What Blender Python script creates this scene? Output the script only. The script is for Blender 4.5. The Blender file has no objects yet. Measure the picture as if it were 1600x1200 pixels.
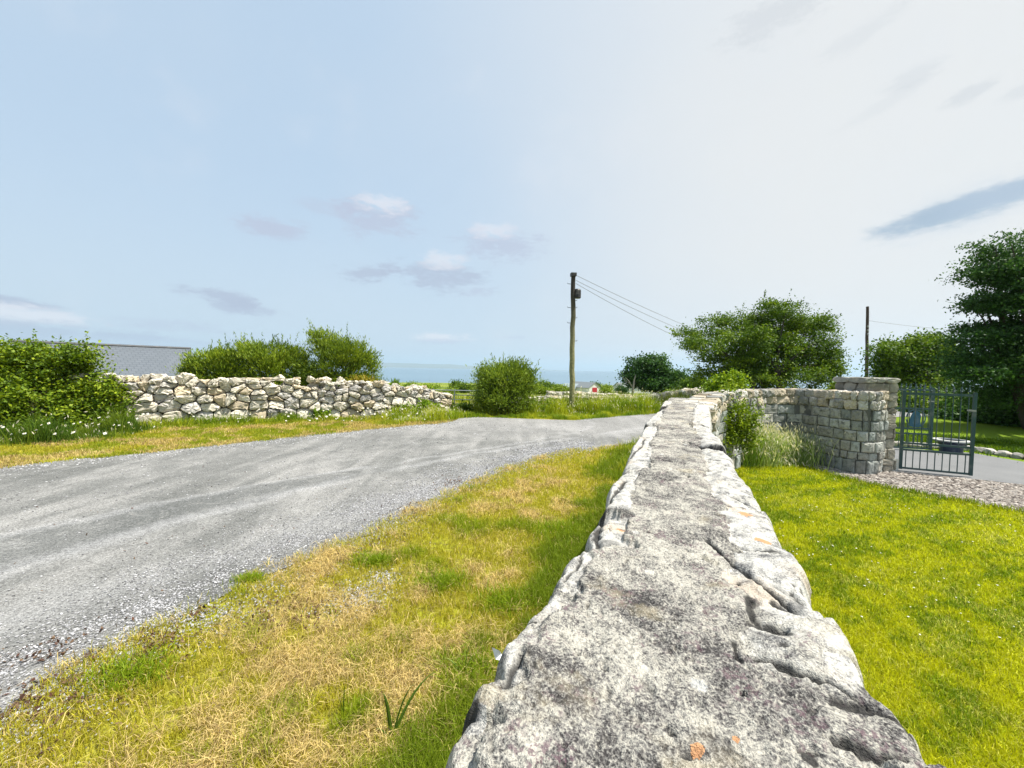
import bpy, math, random
import numpy as np
from mathutils import Vector, Matrix, Euler
from mathutils.geometry import tessellate_polygon

# ------------------------------------------------------------------ camera
S = bpy.context.scene
COL = S.collection
CAMZ = 1.85
FPX = 620.0                       # focal length in pixels of the 1600 px photograph
cd = bpy.data.cameras.new("camera")
cam = bpy.data.objects.new("camera", cd)
COL.objects.link(cam)
cd.sensor_width = 36.0
cd.lens = 36.0 * FPX / 1600.0
cd.clip_start = 0.05
cd.clip_end = 90000.0
ROT = Matrix.Rotation(math.radians(90 - 2.15), 4, 'X') @ Matrix.Rotation(math.radians(1.0), 4, 'Z')
cam.matrix_world = Matrix.Translation((0, 0, CAMZ)) @ ROT
S.camera = cam
R3 = np.array(ROT.to_3x3())

# ------------------------------------------------------------------ exposure
S.view_settings.view_transform = 'Standard'
S.view_settings.look = 'None'
S.view_settings.gamma = 1.0
S.view_settings.exposure = 0.9
S.cycles.max_bounces = 6
S.cycles.diffuse_bounces = 3
S.cycles.transparent_max_bounces = 6
S.cycles.volume_bounces = 0

# ------------------------------------------------------------------ sun
SUN_AZ, SUN_EL = math.radians(97), math.radians(64)
sv = Vector((math.sin(SUN_AZ) * math.cos(SUN_EL), math.cos(SUN_AZ) * math.cos(SUN_EL), math.sin(SUN_EL)))
ld = bpy.data.lights.new("sun", 'SUN')
ld.energy = 5.0
ld.angle = math.radians(0.6)
ld.color = (1.0, 0.95, 0.86)
sun = bpy.data.objects.new("sun", ld)
sun.rotation_euler = sv.to_track_quat('Z', 'Y').to_euler()
COL.objects.link(sun)


# ------------------------------------------------------------------ pixel of the photo -> world position
def ray(px, py):
    d = R3 @ np.array([(px - 800) / FPX, -(py - 600) / FPX, -1.0])
    return d


def gp(px, py, z=0.0):
    """Point of the horizontal plane z under photo pixel."""
    d = ray(px, py)
    k = (z - CAMZ) / d[2]
    return np.array([d[0] * k, d[1] * k, z])


def dp(px, py, Y):
    """Point at forward distance Y under photo pixel."""
    d = ray(px, py)
    k = Y / d[1]
    return np.array([d[0] * k, Y, CAMZ + d[2] * k])


# ------------------------------------------------------------------ sky (world)
w = bpy.data.worlds.new("World")
S.world = w
w.use_nodes = True
nt = w.node_tree
nt.nodes.clear()


class NT:
    def __init__(s, tree): s.t = tree
    def n(s, typ, **kw):
        nd = s.t.nodes.new(typ)
        for k, v in kw.items():
            setattr(nd, k, v)
        return nd
    def set(s, sock, v):
        if hasattr(v, 'is_output') or isinstance(v, bpy.types.NodeSocket):
            s.t.links.new(v, sock)
        elif v is not None:
            if isinstance(v, (tuple, list)) and len(v) == 3 and sock.type == 'RGBA':
                v = (*v, 1)
            sock.default_value = v
    def math(s, op, a, b=None, c=None, clamp=False):
        nd = s.n('ShaderNodeMath', operation=op, use_clamp=clamp)
        s.set(nd.inputs[0], a)
        if b is not None: s.set(nd.inputs[1], b)
        if c is not None: s.set(nd.inputs[2], c)
        return nd.outputs[0]
    def mix(s, f, a, b, mode='MIX'):
        nd = s.n('ShaderNodeMix', data_type='RGBA', blend_type=mode)
        s.set(nd.inputs[0], f); s.set(nd.inputs[6], a); s.set(nd.inputs[7], b)
        return nd.outputs[2]
    def noise(s, vec, scale, detail=4, rough=0.5, dist=0.0):
        nd = s.n('ShaderNodeTexNoise')
        if vec is not None: s.set(nd.inputs['Vector'], vec)
        nd.inputs['Scale'].default_value = scale
        nd.inputs['Detail'].default_value = detail
        nd.inputs['Roughness'].default_value = rough
        nd.inputs['Distortion'].default_value = dist
        return nd.outputs[0]
    def ramp(s, f, stops, interp='LINEAR'):
        nd = s.n('ShaderNodeValToRGB')
        cr = nd.color_ramp
        cr.interpolation = interp
        while len(cr.elements) < len(stops): cr.elements.new(0.5)
        for e, (p, c) in zip(cr.elements, stops):
            e.position = p
            e.color = (*c, 1) if isinstance(c, (tuple, list)) else (c, c, c, 1)
        s.set(nd.inputs[0], f)
        return nd.outputs[0]
    def step(s, v, a, b):
        nd = s.n('ShaderNodeMapRange', interpolation_type='SMOOTHSTEP')
        s.set(nd.inputs[0], v)
        nd.inputs[1].default_value = a; nd.inputs[2].default_value = b
        return nd.outputs[0]


T = NT(nt)
tc = T.n('ShaderNodeTexCoord')
gen = tc.outputs['Generated']
sky = T.n('ShaderNodeTexSky', sky_type='NISHITA')
sky.sun_disc = False
sky.sun_elevation = SUN_EL
sky.sun_rotation = SUN_AZ
sky.air_density = 1.2
sky.dust_density = 2.0
sky.ozone_density = 1.0
sky.altitude = 20
SKY_STR = 0.088
sep = T.n('ShaderNodeSeparateXYZ'); T.set(sep.inputs[0], gen)
X, Y, Z = sep.outputs
az = T.math('ARCTAN2', X, Y)
el = T.math('ARCSINE', Z)
# thin bright veil of high cloud, thicker towards the sun side and the horizon
dot = T.n('ShaderNodeVectorMath', operation='DOT_PRODUCT')
T.set(dot.inputs[0], gen); dot.inputs[1].default_value = tuple(Vector((math.sin(math.radians(62)) * math.cos(math.radians(22)), math.cos(math.radians(62)) * math.cos(math.radians(22)), math.sin(math.radians(22)))))
veil = T.step(dot.outputs[1], 0.30, 1.04)
vn = T.noise(gen, 2.2, 4, 0.55)
veil = T.math('ADD', veil, T.math('MULTIPLY', T.math('SUBTRACT', vn, 0.5), 0.35), clamp=True)
VW = 5.9   # veil radiance before SKY_STR and exposure
base = T.mix(0.8, sky.outputs[0], (3.5, 4.4, 5.35))
hz = T.math('SUBTRACT', 1.0, T.step(el, -0.02, 0.42))
base = T.mix(T.math('MULTIPLY', hz, 0.75), base, (3.75, 4.45, 5.1))
col = T.mix(veil, base, (VW * 0.86, VW * 0.865, VW * 0.86))
# soft break-up of the veil
n2 = T.noise(gen, 5.0, 5, 0.6)
col = T.mix(T.math('MULTIPLY', T.step(n2, 0.55, 0.8), 0.2), col, (5.0, 5.1, 5.4))


def pixdir(px, py):
    d = ray(px, py); d = d / np.linalg.norm(d)
    return math.atan2(d[0], d[1]), math.asin(d[2])


cmap = T.n('ShaderNodeCombineXYZ')
T.set(cmap.inputs[0], T.math('MULTIPLY', az, 1.0)); T.set(cmap.inputs[1], T.math('MULTIPLY', el, 2.6)); cmap.inputs[2].default_value = 0
cn = T.noise(cmap.outputs[0], 14, 6, 0.62)
cn2 = T.noise(cmap.outputs[0], 38, 6, 0.7)
cnn = T.math('ADD', T.math('MULTIPLY', T.math('SUBTRACT', cn, 0.5), 2.6), T.math('MULTIPLY', T.math('SUBTRACT', cn2, 0.5), 1.6))
# (x, y, half width, half height, tilt, opacity, colour)
G1 = (2.8, 3.15, 4.0); G2 = (3.15, 3.45, 4.35); W1 = (5.3, 5.3, 5.6); G3 = (3.6, 3.8, 4.1); GB = (2.35, 3.0, 3.75)
CL = [
    (1530, 318, 170, 34, 0.17, 0.45, (4.1, 4.45, 4.9)), (1520, 322, 150, 19, 0.17, 0.85, GB), (1440, 343, 85, 12, 0.10, 0.85, GB), (1560, 306, 90, 16, 0.2, 0.6, (2.7, 3.3, 4.1)),
    (590, 340, 55, 26, 0.0, 0.75, G2), (596, 318, 32, 14, 0.0, 0.6, W1), (520, 325, 40, 12, 0, 0.4, G2),
    (430, 358, 50, 16, 0, 0.8, G2), (570, 428, 40, 12, 0, 0.75, G1), (690, 430, 66, 20, -0.05, 0.75, G1), (690, 408, 34, 12, 0, 0.55, W1),
    (785, 382, 58, 20, -0.05, 0.7, G2), (772, 362, 32, 12, 0, 0.5, W1), (745, 455, 20, 8, 0, 0.6, G2),
    (345, 463, 62, 9, -0.1, 0.85, G1), (365, 478, 36, 9, 0, 0.7, G1), (410, 487, 36, 6, 0, 0.6, G1),
    (20, 474, 90, 8, -0.05, 0.9, G1), (55, 493, 120, 12, -0.05, 0.85, W1), (60, 518, 190, 13, 0, 0.75, G1), (250, 508, 90, 8, 0, 0.5, G2),
    (687, 527, 40, 6, 0, 0.8, W1), (690, 533, 34, 4, 0, 0.5, G2), (330, 538, 260, 7, 0, 0.5, G2),
    (1215, 20, 80, 32, 0.1, 0.4, G3), (1345, 55, 60, 14, 0.25, 0.22, G3), (1425, 120, 44, 12, 0.2, 0.28, G3), (1520, 145, 40, 10, 0.2, 0.4, G3),
    (1380, 165, 60, 9, 0.3, 0.18, G3), (1590, 145, 30, 12, 0.2, 0.3, G3), (800, 527, 20, 3, 0, 0.35, G2),
]
for (cx, cy, hw, hh, tilt, op, cc) in CL:
    a0, e0 = pixdir(cx, cy)
    ax, _ = pixdir(cx + 1, cy); _, ey = pixdir(cx, cy - 1)
    sa, se = abs(ax - a0) * hw * 1.25, abs(ey - e0) * hh * 1.35
    da = T.math('SUBTRACT', az, a0)
    de = T.math('SUBTRACT', T.math('SUBTRACT', el, e0), T.math('MULTIPLY', da, tilt))
    sa *= 1.1; se *= 1.1
    q = T.math('ADD', T.math('POWER', T.math('ABSOLUTE', T.math('DIVIDE', da, sa)), 2), T.math('POWER', T.math('ABSOLUTE', T.math('DIVIDE', de, se)), 2))
    m = T.math('ADD', T.math('SUBTRACT', 1.0, T.math('SQRT', q)), (T.math('MULTIPLY', cnn, 0.45) if cx > 1430 and cy > 300 else cnn))
    m = T.step(m, -0.05, 0.75)
    lim = T.math('SUBTRACT', 1.0, T.step(q, 0.7, 1.9))
    col = T.mix(T.math('MULTIPLY', T.math('MULTIPLY', m, lim), op), col, cc)
bg = T.n('ShaderNodeBackground'); T.set(bg.inputs[0], col); bg.inputs[1].default_value = SKY_STR
wo = T.n('ShaderNodeOutputWorld'); nt.links.new(bg.outputs[0], wo.inputs[0])

# ------------------------------------------------------------------ helpers
rng = np.random.default_rng(11)


def _h(ix, iy, iz, seed):
    n = (ix.astype(np.int64) * 374761393 + iy.astype(np.int64) * 668265263 + iz.astype(np.int64) * 2147483647 + seed * 1274126177) & 0xffffffff
    n = ((n ^ (n >> 13)) * 1274126177) & 0xffffffff
    n = (n ^ (n >> 16)) & 0xffffff
    return n / float(0xffffff)


def vn3(p, seed=0):
    p = np.asarray(p, float)
    if p.shape[1] == 2: p = np.c_[p, np.zeros(len(p))]
    i = np.floor(p); f = p - i; i = i.astype(np.int64)
    f = f * f * (3 - 2 * f)
    r = 0
    for dx in (0, 1):
        for dy in (0, 1):
            for dz in (0, 1):
                wt = (f[:, 0] if dx else 1 - f[:, 0]) * (f[:, 1] if dy else 1 - f[:, 1]) * (f[:, 2] if dz else 1 - f[:, 2])
                r = r + wt * _h(i[:, 0] + dx, i[:, 1] + dy, i[:, 2] + dz, seed)
    return r


def fbm(p, octv=4, seed=0, gain=0.5):
    p = np.asarray(p, float); a = 1.0; t = 0; s = 0
    for o in range(octv):
        s = s + a * vn3(p * (2 ** o), seed + o * 17); t += a; a *= gain
    return s / t


def sstep(x, a, b):
    t = np.clip((x - a) / (b - a), 0, 1)
    return t * t * (3 - 2 * t)


def props(o, label=None, cat=None, group=None, kind=None):
    if label: o['label'] = label
    if cat: o['category'] = cat
    if group: o['group'] = group
    if kind: o['kind'] = kind
    return o


def empty(name, loc, label, cat, group=None):
    o = bpy.data.objects.new(name, None)
    o.location = tuple(float(v) for v in loc); COL.objects.link(o)
    o.empty_display_size = 0.2
    return props(o, label, cat, group)


def mk(name, V, F, mat, col=None, parent=None, smooth=False, loc=None, label=None, cat=None, group=None, kind=None):
    """One mesh object from arrays; V in world coordinates."""
    V = np.asarray(V, float)
    if parent is not None: off = np.array(parent.matrix_basis.translation)
    elif loc is not None: off = np.asarray(loc, float)
    else: off = np.zeros(3)
    if parent is not None and parent.parent is not None:
        off = off + np.array(parent.parent.matrix_basis.translation)
    V = V - off
    Fs = F if isinstance(F, list) else [F]
    Fs = [np.asarray(f, np.int32) for f in Fs if len(f)]
    me = bpy.data.meshes.new(name)
    me.vertices.add(len(V)); me.vertices.foreach_set('co', V.astype(np.float32).ravel())
    nl = sum(f.size for f in Fs); npoly = sum(len(f) for f in Fs)
    me.loops.add(nl); me.polygons.add(npoly)
    me.loops.foreach_set('vertex_index', np.concatenate([f.ravel() for f in Fs]))
    tot = np.concatenate([np.full(len(f), f.shape[1], np.int32) for f in Fs])
    st = np.concatenate([[0], np.cumsum(tot)[:-1]]).astype(np.int32)
    me.polygons.foreach_set('loop_start', st)
    me.polygons.foreach_set('use_smooth', np.full(npoly, smooth))
    me.update(calc_edges=True)
    if col is not None:
        c = np.asarray(col, float)
        if c.ndim == 1: c = np.tile(c, (len(V), 1))
        if c.shape[1] == 3: c = np.c_[c, np.ones(len(c))]
        at = me.color_attributes.new('Col', 'FLOAT_COLOR', 'POINT')
        at.data.foreach_set('color', c.astype(np.float32).ravel())
    me.materials.append(mat)
    o = bpy.data.objects.new(name, me); COL.objects.link(o)
    if parent is not None: o.parent = parent
    elif loc is not None: o.location = tuple(float(v) for v in loc)
    props(o, label, cat, group, kind)
    return o


class MB:
    """Collects pieces into one mesh."""
    def __init__(s): s.V = []; s.F3 = []; s.F4 = []; s.C = []; s.n = 0
    def add(s, V, F, c=None):
        V = np.asarray(V, float); F = np.asarray(F, np.int64)
        if len(V) == 0: return s
        (s.F3 if F.shape[1] == 3 else s.F4).append(F + s.n)
        s.V.append(V); s.n += len(V)
        if c is None: c = (0.5, 0.5, 0.5)
        c = np.asarray(c, float)
        if c.ndim == 1: c = np.tile(c, (len(V), 1))
        s.C.append(c)
        return s
    def box(s, c, size, rz=0.0, col=None, ax=None):
        x, y, z = np.array(size) / 2.0
        v = np.array([[a, b, d] for d in (-z, z) for b in (-y, y) for a in (-x, x)])
        if ax is None:
            cr, sr = math.cos(rz), math.sin(rz)
            v = np.c_[v[:, 0] * cr - v[:, 1] * sr, v[:, 0] * sr + v[:, 1] * cr, v[:, 2]]
        else: v = v @ np.asarray(ax)
        f = [[0, 2, 3, 1], [4, 5, 7, 6], [0, 1, 5, 4], [2, 6, 7, 3], [0, 4, 6, 2], [1, 3, 7, 5]]
        return s.add(v + np.asarray(c, float), f, col)
    def tube(s, path, rad, n=6, col=None, cap=True):
        P = np.asarray(path, float); m = len(P)
        rad = np.full(m, rad) if np.isscalar(rad) else np.asarray(rad, float)
        tg = np.gradient(P, axis=0) if m > 2 else np.tile(P[-1] - P[0], (m, 1))
        tg = tg / (np.linalg.norm(tg, axis=1, keepdims=True) + 1e-9)
        up = np.array([0, 0, 1.0]) if abs(tg[:, 2]).mean() < 0.8 else np.array([1.0, 0, 0])
        a = np.cross(tg, up); a /= np.linalg.norm(a, axis=1, keepdims=True) + 1e-9
        b = np.cross(tg, a)
        th = np.arange(n) * 2 * math.pi / n
        V = P[:, None] + rad[:, None, None] * (a[:, None] * np.cos(th)[None, :, None] + b[:, None] * np.sin(th)[None, :, None])
        V = V.reshape(-1, 3)
        i = np.arange(m - 1)[:, None] * n; j = np.arange(n)[None]
        k = (j + 1) % n
        F = np.stack([i + j, i + k, i + n + k, i + n + j], -1).reshape(-1, 4)
        base = s.n
        s.add(V, F, col)
        if cap:
            c0 = (0.5, 0.5, 0.5) if col is None else (np.asarray(col, float) if np.ndim(col) == 1 else np.asarray(col)[0])
            for e, r in ((0, P[0]), (m - 1, P[-1])):
                jj = np.arange(n); kk = (jj + 1) % n
                s.add(np.vstack([V[e * n:(e + 1) * n], r[None]]), np.stack([jj, kk, np.full(n, n)], -1), c0)
        return s
    def lathe(s, c, prof, n=20, col=None):
        P = np.array(prof, float); m = len(P)
        th = np.arange(n) * 2 * math.pi / n
        V = np.stack([P[:, 0:1] * np.cos(th), P[:, 0:1] * np.sin(th), np.repeat(P[:, 1:2], n, 1)], -1).reshape(-1, 3) + np.asarray(c, float)
        i = np.arange(m - 1)[:, None] * n; j = np.arange(n)[None]; k = (j + 1) % n
        return s.add(V, np.stack([i + j, i + k, i + n + k, i + n + j], -1).reshape(-1, 4), col)
    def build(s, name, mat, parent=None, **kw):
        F = []
        if s.F3: F.append(np.vstack(s.F3))
        if s.F4: F.append(np.vstack(s.F4))
        return mk(name, np.vstack(s.V), F, mat, np.vstack(s.C), parent, **kw)


# icosphere tables
def ico(sub):
    t = (1 + 5 ** .5) / 2
    v = [(-1, t, 0), (1, t, 0), (-1, -t, 0), (1, -t, 0), (0, -1, t), (0, 1, t), (0, -1, -t), (0, 1, -t), (t, 0, -1), (t, 0, 1), (-t, 0, -1), (-t, 0, 1)]
    f = [(0, 11, 5), (0, 5, 1), (0, 1, 7), (0, 7, 10), (0, 10, 11), (1, 5, 9), (5, 11, 4), (11, 10, 2), (10, 7, 6), (7, 1, 8), (3, 9, 4), (3, 4, 2), (3, 2, 6), (3, 6, 8), (3, 8, 9), (4, 9, 5), (2, 4, 11), (6, 2, 10), (8, 6, 7), (9, 8, 1)]
    v = [np.array(a, float) / np.linalg.norm(a) for a in v]
    for _ in range(sub):
        c = {}; nf = []
        def mid(a, b):
            k = (min(a, b), max(a, b))
            if k not in c:
                m = v[a] + v[b]; v.append(m / np.linalg.norm(m)); c[k] = len(v) - 1
            return c[k]
        for a, b, d in f:
            x, y, z = mid(a, b), mid(b, d), mid(d, a)
            nf += [(a, x, z), (b, y, x), (d, z, y), (x, y, z)]
        f = nf
    return np.array(v), np.array(f)


ICO = [ico(k) for k in range(4)]


def rock(mb, c, size, r, sub=2, boxy=0.5, cuts=7, cut=(0.72, 0.95), rough=0.03, tx=(1, 0, 0), col=(0.4, 0.4, 0.4), tilt=0.1):
    v, f = ICO[sub]
    v = v.copy()
    cube = v / np.max(np.abs(v), axis=1, keepdims=True)
    v = v * (1 - boxy) + cube * boxy
    for _ in range(cuts):
        n = r.normal(size=3); n /= np.linalg.norm(n)
        d = r.uniform(*cut)
        dd = v @ n
        v = v - np.clip(dd - d, 0, None)[:, None] * n
    if rough: v = v * (1 + rough * (fbm(v * 2.3 + r.uniform(0, 99, 3), 3, 5) - .5)[:, None] * 4)
    v = v * (np.asarray(size) / 2.0)
    t = np.array([tx[0], tx[1], 0.0]); t /= np.linalg.norm(t)
    nn = np.array([-t[1], t[0], 0.0]); up = np.array([0, 0, 1.0])
    a = r.normal() * tilt
    A = t * math.cos(a) + up * math.sin(a); B = -t * math.sin(a) + up * math.cos(a)
    v = v[:, :1] * A + v[:, 1:2] * nn + v[:, 2:] * B
    mb.add(v + np.asarray(c, float), f, col)


def inpoly(P, poly):
    x, y = P[:, 0], P[:, 1]; poly = np.asarray(poly)[:, :2]
    c = np.zeros(len(P), bool); j = len(poly) - 1
    for i in range(len(poly)):
        xi, yi = poly[i]; xj, yj = poly[j]
        if yi != yj:
            c ^= ((yi > y) != (yj > y)) & (x < (xj - xi) * (y - yi) / (yj - yi) + xi)
        j = i
    return c


def dist_line(P, line):
    line = np.asarray(line)[:, :2]; best = np.full(len(P), 1e9)
    for a, b in zip(line[:-1], line[1:]):
        ab = b - a; t = np.clip(((P[:, :2] - a) @ ab) / (ab @ ab + 1e-12), 0, 1)
        best = np.minimum(best, np.linalg.norm(P[:, :2] - a - t[:, None] * ab, axis=1))
    return best


def polar(n, rmin, rmax, p, th0, th1):
    """points round the camera, denser close by; angle from +Y towards +X"""
    u = rng.random(n); e = 2 - p
    r = (rmin ** e + u * (rmax ** e - rmin ** e)) ** (1 / e)
    th = rng.uniform(th0, th1, n)
    return np.c_[r * np.sin(th), r * np.cos(th)], r


def terrain(x, y):
    d = np.asarray(y, float); x = np.asarray(x, float)
    d = d + 0.25 * np.clip(-x - 22, 0, 200)
    z = -0.051 * np.clip(d - 22, 0, 130) - 0.029 * np.clip(d - 152, 0, None)
    z = z + 0.9 * (vn3(np.c_[np.ravel(x) / 45, np.ravel(y) / 45], 3).reshape(np.shape(x)) - .5) * sstep(np.ravel(y).reshape(np.shape(x)), 30, 90)
    return z


# ------------------------------------------------------------------ materials
def material(name, fn):
    m = bpy.data.materials.new(name); m.use_nodes = True
    m.node_tree.nodes.clear()
    t = NT(m.node_tree)
    out = t.n('ShaderNodeOutputMaterial')
    fn(t, out)
    return m


def pbsdf(t, out, color, rough=0.8, bump=None, bstr=0.3, bdist=0.02, metal=0.0, spec=0.3):
    b = t.n('ShaderNodeBsdfPrincipled')
    t.set(b.inputs['Base Color'], color); t.set(b.inputs['Roughness'], rough)
    b.inputs['Metallic'].default_value = metal
    b.inputs['Specular IOR Level'].default_value = spec
    if bump is not None:
        bn = t.n('ShaderNodeBump'); bn.inputs['Strength'].default_value = bstr; bn.inputs['Distance'].default_value = bdist
        t.set(bn.inputs['Height'], bump); t.t.links.new(bn.outputs[0], b.inputs['Normal'])
    t.t.links.new(b.outputs[0], out.inputs[0])
    return b


def objc(t): return t.n('ShaderNodeTexCoord').outputs['Object']


def attr(t, name='Col'):
    a = t.n('ShaderNodeAttribute'); a.attribute_name = name
    return a


def geo_pos(t): return t.n('ShaderNodeNewGeometry').outputs['Position']


def m_leaf(t, out, transl=0.35):
    a = attr(t)
    c = a.outputs[0]
    d = t.n('ShaderNodeBsdfPrincipled'); t.set(d.inputs['Base Color'], c); d.inputs['Roughness'].default_value = 0.55
    d.inputs['Specular IOR Level'].default_value = 0.25
    tr = t.n('ShaderNodeBsdfTranslucent'); t.set(tr.inputs[0], t.mix(1.0, c, (1.0, 1.0, 0.55), 'MULTIPLY'))
    ms = t.n('ShaderNodeMixShader'); ms.inputs[0].default_value = transl
    t.t.links.new(d.outputs[0], ms.inputs[1]); t.t.links.new(tr.outputs[0], ms.inputs[2]); t.t.links.new(ms.outputs[0], out.inputs[0])


M_LEAF = material('leaf', m_leaf)
M_GRASS = material('grass blades', lambda t, o: m_leaf(t, o, 0.45))


def m_bark(t, out):
    p = objc(t); n = t.noise(p, 14, 5, 0.65)
    c = t.mix(n, attr(t).outputs[0], (0.03, 0.025, 0.02))
    pbsdf(t, out, c, 0.9, n, 0.6, 0.03)


M_BARK = material('bark', m_bark)


def m_attr_plain(rough=0.6, metal=0.0, nscale=30, namt=0.25, bstr=0.15, spec=0.3):
    def f(t, out):
        p = objc(t); n = t.noise(p, nscale, 5, 0.6); n3 = t.noise(p, nscale * 0.12, 3, 0.6)
        c = t.mix(t.math('MULTIPLY', n, namt), attr(t).outputs[0], (0.04, 0.035, 0.03))
        c = t.mix(t.math('MULTIPLY', t.step(n3, 0.45, 0.75), namt), c, (0.3, 0.28, 0.25))
        pbsdf(t, out, c, rough, n, bstr, 0.01, metal, spec)
    return f


M_PAINT = material('painted surface', m_attr_plain(0.5, 0, 30, 0.2, 0.1))
M_METAL = material('painted metal', m_attr_plain(0.45, 0.1, 40, 0.3, 0.2, 0.4))


def m_fieldstone(t, out):
    p = objc(t); c0 = attr(t).outputs[0]
    n = t.noise(p, 9, 6, 0.7); n2 = t.noise(p, 45, 4, 0.7); n3 = t.noise(p, 3.2, 4, 0.6)
    c = t.mix(t.step(n, 0.5, 0.7), c0, (0.2, 0.185, 0.16))
    c = t.mix(t.math('MULTIPLY', t.step(n3, 0.5, 0.72), 0.7), c, (0.5, 0.44, 0.34))
    c = t.mix(t.math('MULTIPLY', t.step(n2, 0.55, 0.75), 0.6), c, (0.12, 0.115, 0.1))
    pbsdf(t, out, c, 0.92, t.math('ADD', n, t.math('MULTIPLY', n2, 0.4)), 0.5, 0.04, 0, 0.2)


M_FIELD = material('field stone', m_fieldstone)


def m_block(t, out):
    p = objc(t); c0 = attr(t).outputs[0]
    n = t.noise(p, 12, 6, 0.7); n2 = t.noise(p, 60, 4, 0.7); n3 = t.noise(p, 4, 4, 0.6)
    c = t.mix(t.step(n, 0.45, 0.72), c0, (0.1, 0.105, 0.1))
    c = t.mix(t.math('MULTIPLY', t.step(n3, 0.5, 0.7), 0.5), c, (0.36, 0.36, 0.33))
    c = t.mix(t.math('MULTIPLY', t.step(n2, 0.5, 0.7), 0.5), c, (0.08, 0.08, 0.075))
    pbsdf(t, out, c, 0.92, t.math('ADD', n, t.math('MULTIPLY', n2, 0.4)), 0.5, 0.03, 0, 0.2)


M_BLOCK = material('weathered block', m_block)


def m_granite(t, out):
    """Lichen-flecked granite and mortar; Col.r = pale stone, Col.g = dirt in the joints, Col.b = orange lichen, alpha unused."""
    p = objc(t)
    a = attr(t); sp = t.n('ShaderNodeSeparateColor'); t.set(sp.inputs[0], a.outputs[0])
    stone, dirt, orange = sp.outputs
    big = t.noise(p, 5.0, 4, 0.6); mid = t.noise(p, 24, 5, 0.7, 0.4); fine = t.noise(p, 300, 3, 0.7); fine2 = t.noise(p, 420, 2, 0.6)
    grain = t.noise(p, 150, 3, 0.8, 0.2)
    # mortar: cream and grey speckle
    spk = t.math('ADD', t.math('MULTIPLY', grain, 0.6), t.math('MULTIPLY', fine, 0.4))
    bias = t.math('MULTIPLY', t.math('SUBTRACT', mid, 0.5), 0.55)
    bias2 = t.math('MULTIPLY', t.math('SUBTRACT', big, 0.5), 0.62)
    v = t.math('ADD', t.math('ADD', spk, bias), bias2)
    mort = t.ramp(v, [(0.33, (0.04, 0.038, 0.038)), (0.42, (0.12, 0.115, 0.11)), (0.485, (0.22, 0.213, 0.195)), (0.55, (0.33, 0.318, 0.28)), (0.68, (0.46, 0.44, 0.385))])
    # purple-pink and ochre blotches
    pk = t.noise(p, 11, 4, 0.7)
    pv = t.math('MULTIPLY', t.step(pk, 0.5, 0.62), t.step(t.noise(p, 110, 3, 0.7), 0.5, 0.58))
    mort = t.mix(t.math('MULTIPLY', pv, 0.75), mort, (0.13, 0.085, 0.10))
    oc = t.noise(p, 7.3, 3, 0.6)
    mort = t.mix(t.math('MULTIPLY', t.step(oc, 0.57, 0.7), 0.35), mort, (0.46, 0.40, 0.27))
    stn = t.ramp(t.math('ADD', t.math('MULTIPLY', mid, 0.6), t.math('MULTIPLY', fine, 0.4)), [(0.37, (0.08, 0.08, 0.082)), (0.44, (0.25, 0.248, 0.24)), (0.50, (0.43, 0.42, 0.39)), (0.62, (0.60, 0.59, 0.55))])
    stn = t.mix(t.math('MULTIPLY', t.step(t.noise(p, 6, 3, 0.6), 0.55, 0.68), 0.4), stn, (0.45, 0.34, 0.22))
    sm = t.step(t.math('ADD', stone, t.math('MULTIPLY', t.math('SUBTRACT', t.noise(p, 30, 4, 0.7), 0.5), 0.9)), 0.35, 0.65)
    c = t.mix(sm, mort, stn)
    c = t.mix(t.math('MULTIPLY', t.step(t.math('ADD', dirt, t.math('MULTIPLY', t.math('SUBTRACT', fine, 0.5), 0.6)), 0.3, 0.8), 0.9), c, (0.022, 0.022, 0.022))
    c = t.mix(t.step(t.math('ADD', orange, t.math('MULTIPLY', t.math('SUBTRACT', grain, 0.5), 1.2)), 0.45, 0.6), c, (0.46, 0.25, 0.13))
    # round white lichen
    vo = t.n('ShaderNodeTexVoronoi'); t.set(vo.inputs['Vector'], p); vo.inputs['Scale'].default_value = 16
    pos = t.math('LESS_THAN', t.math('ADD', vo.outputs['Distance'], t.math('MULTIPLY', grain, 0.35)), 0.33)
    sel = t.n('ShaderNodeSeparateColor'); t.set(sel.inputs[0], vo.outputs['Color'])
    pos = t.math('MULTIPLY', pos, t.math('GREATER_THAN', sel.outputs[0], 0.78))
    c = t.mix(t.math('MULTIPLY', pos, 0.5), c, (0.55, 0.56, 0.55))
    h = t.math('ADD', t.math('MULTIPLY', grain, 0.7), t.math('ADD', t.math('MULTIPLY', fine, 0.4), t.math('MULTIPLY', mid, 0.7)))
    h = t.math('ADD', h, t.math('MULTIPLY', fine2, 0.2))
    pbsdf(t, out, c, 0.93, h, 0.8, 0.008, 0, 0.15)


M_GRAN = material('lichened granite and mortar', m_granite)


def fitx(l):
    q = np.array([gp(x, y)[:2] for x, y in l]); return np.polyfit(q[:, 1], q[:, 0], 3)


LINE_A = fitx([(0, 842), (100, 820), (175, 800), (280, 782), (425, 757), (500, 741), (590, 727), (700, 713), (800, 694), (900, 676)])
LINE_B = fitx([(60, 880), (135, 855), (270, 817), (410, 785), (440, 772), (600, 737), (750, 709), (820, 697), (930, 680)])
LINE_C = fitx([(0, 985), (150, 925), (300, 880), (450, 838), (600, 790), (760, 735), (880, 700)])


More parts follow.
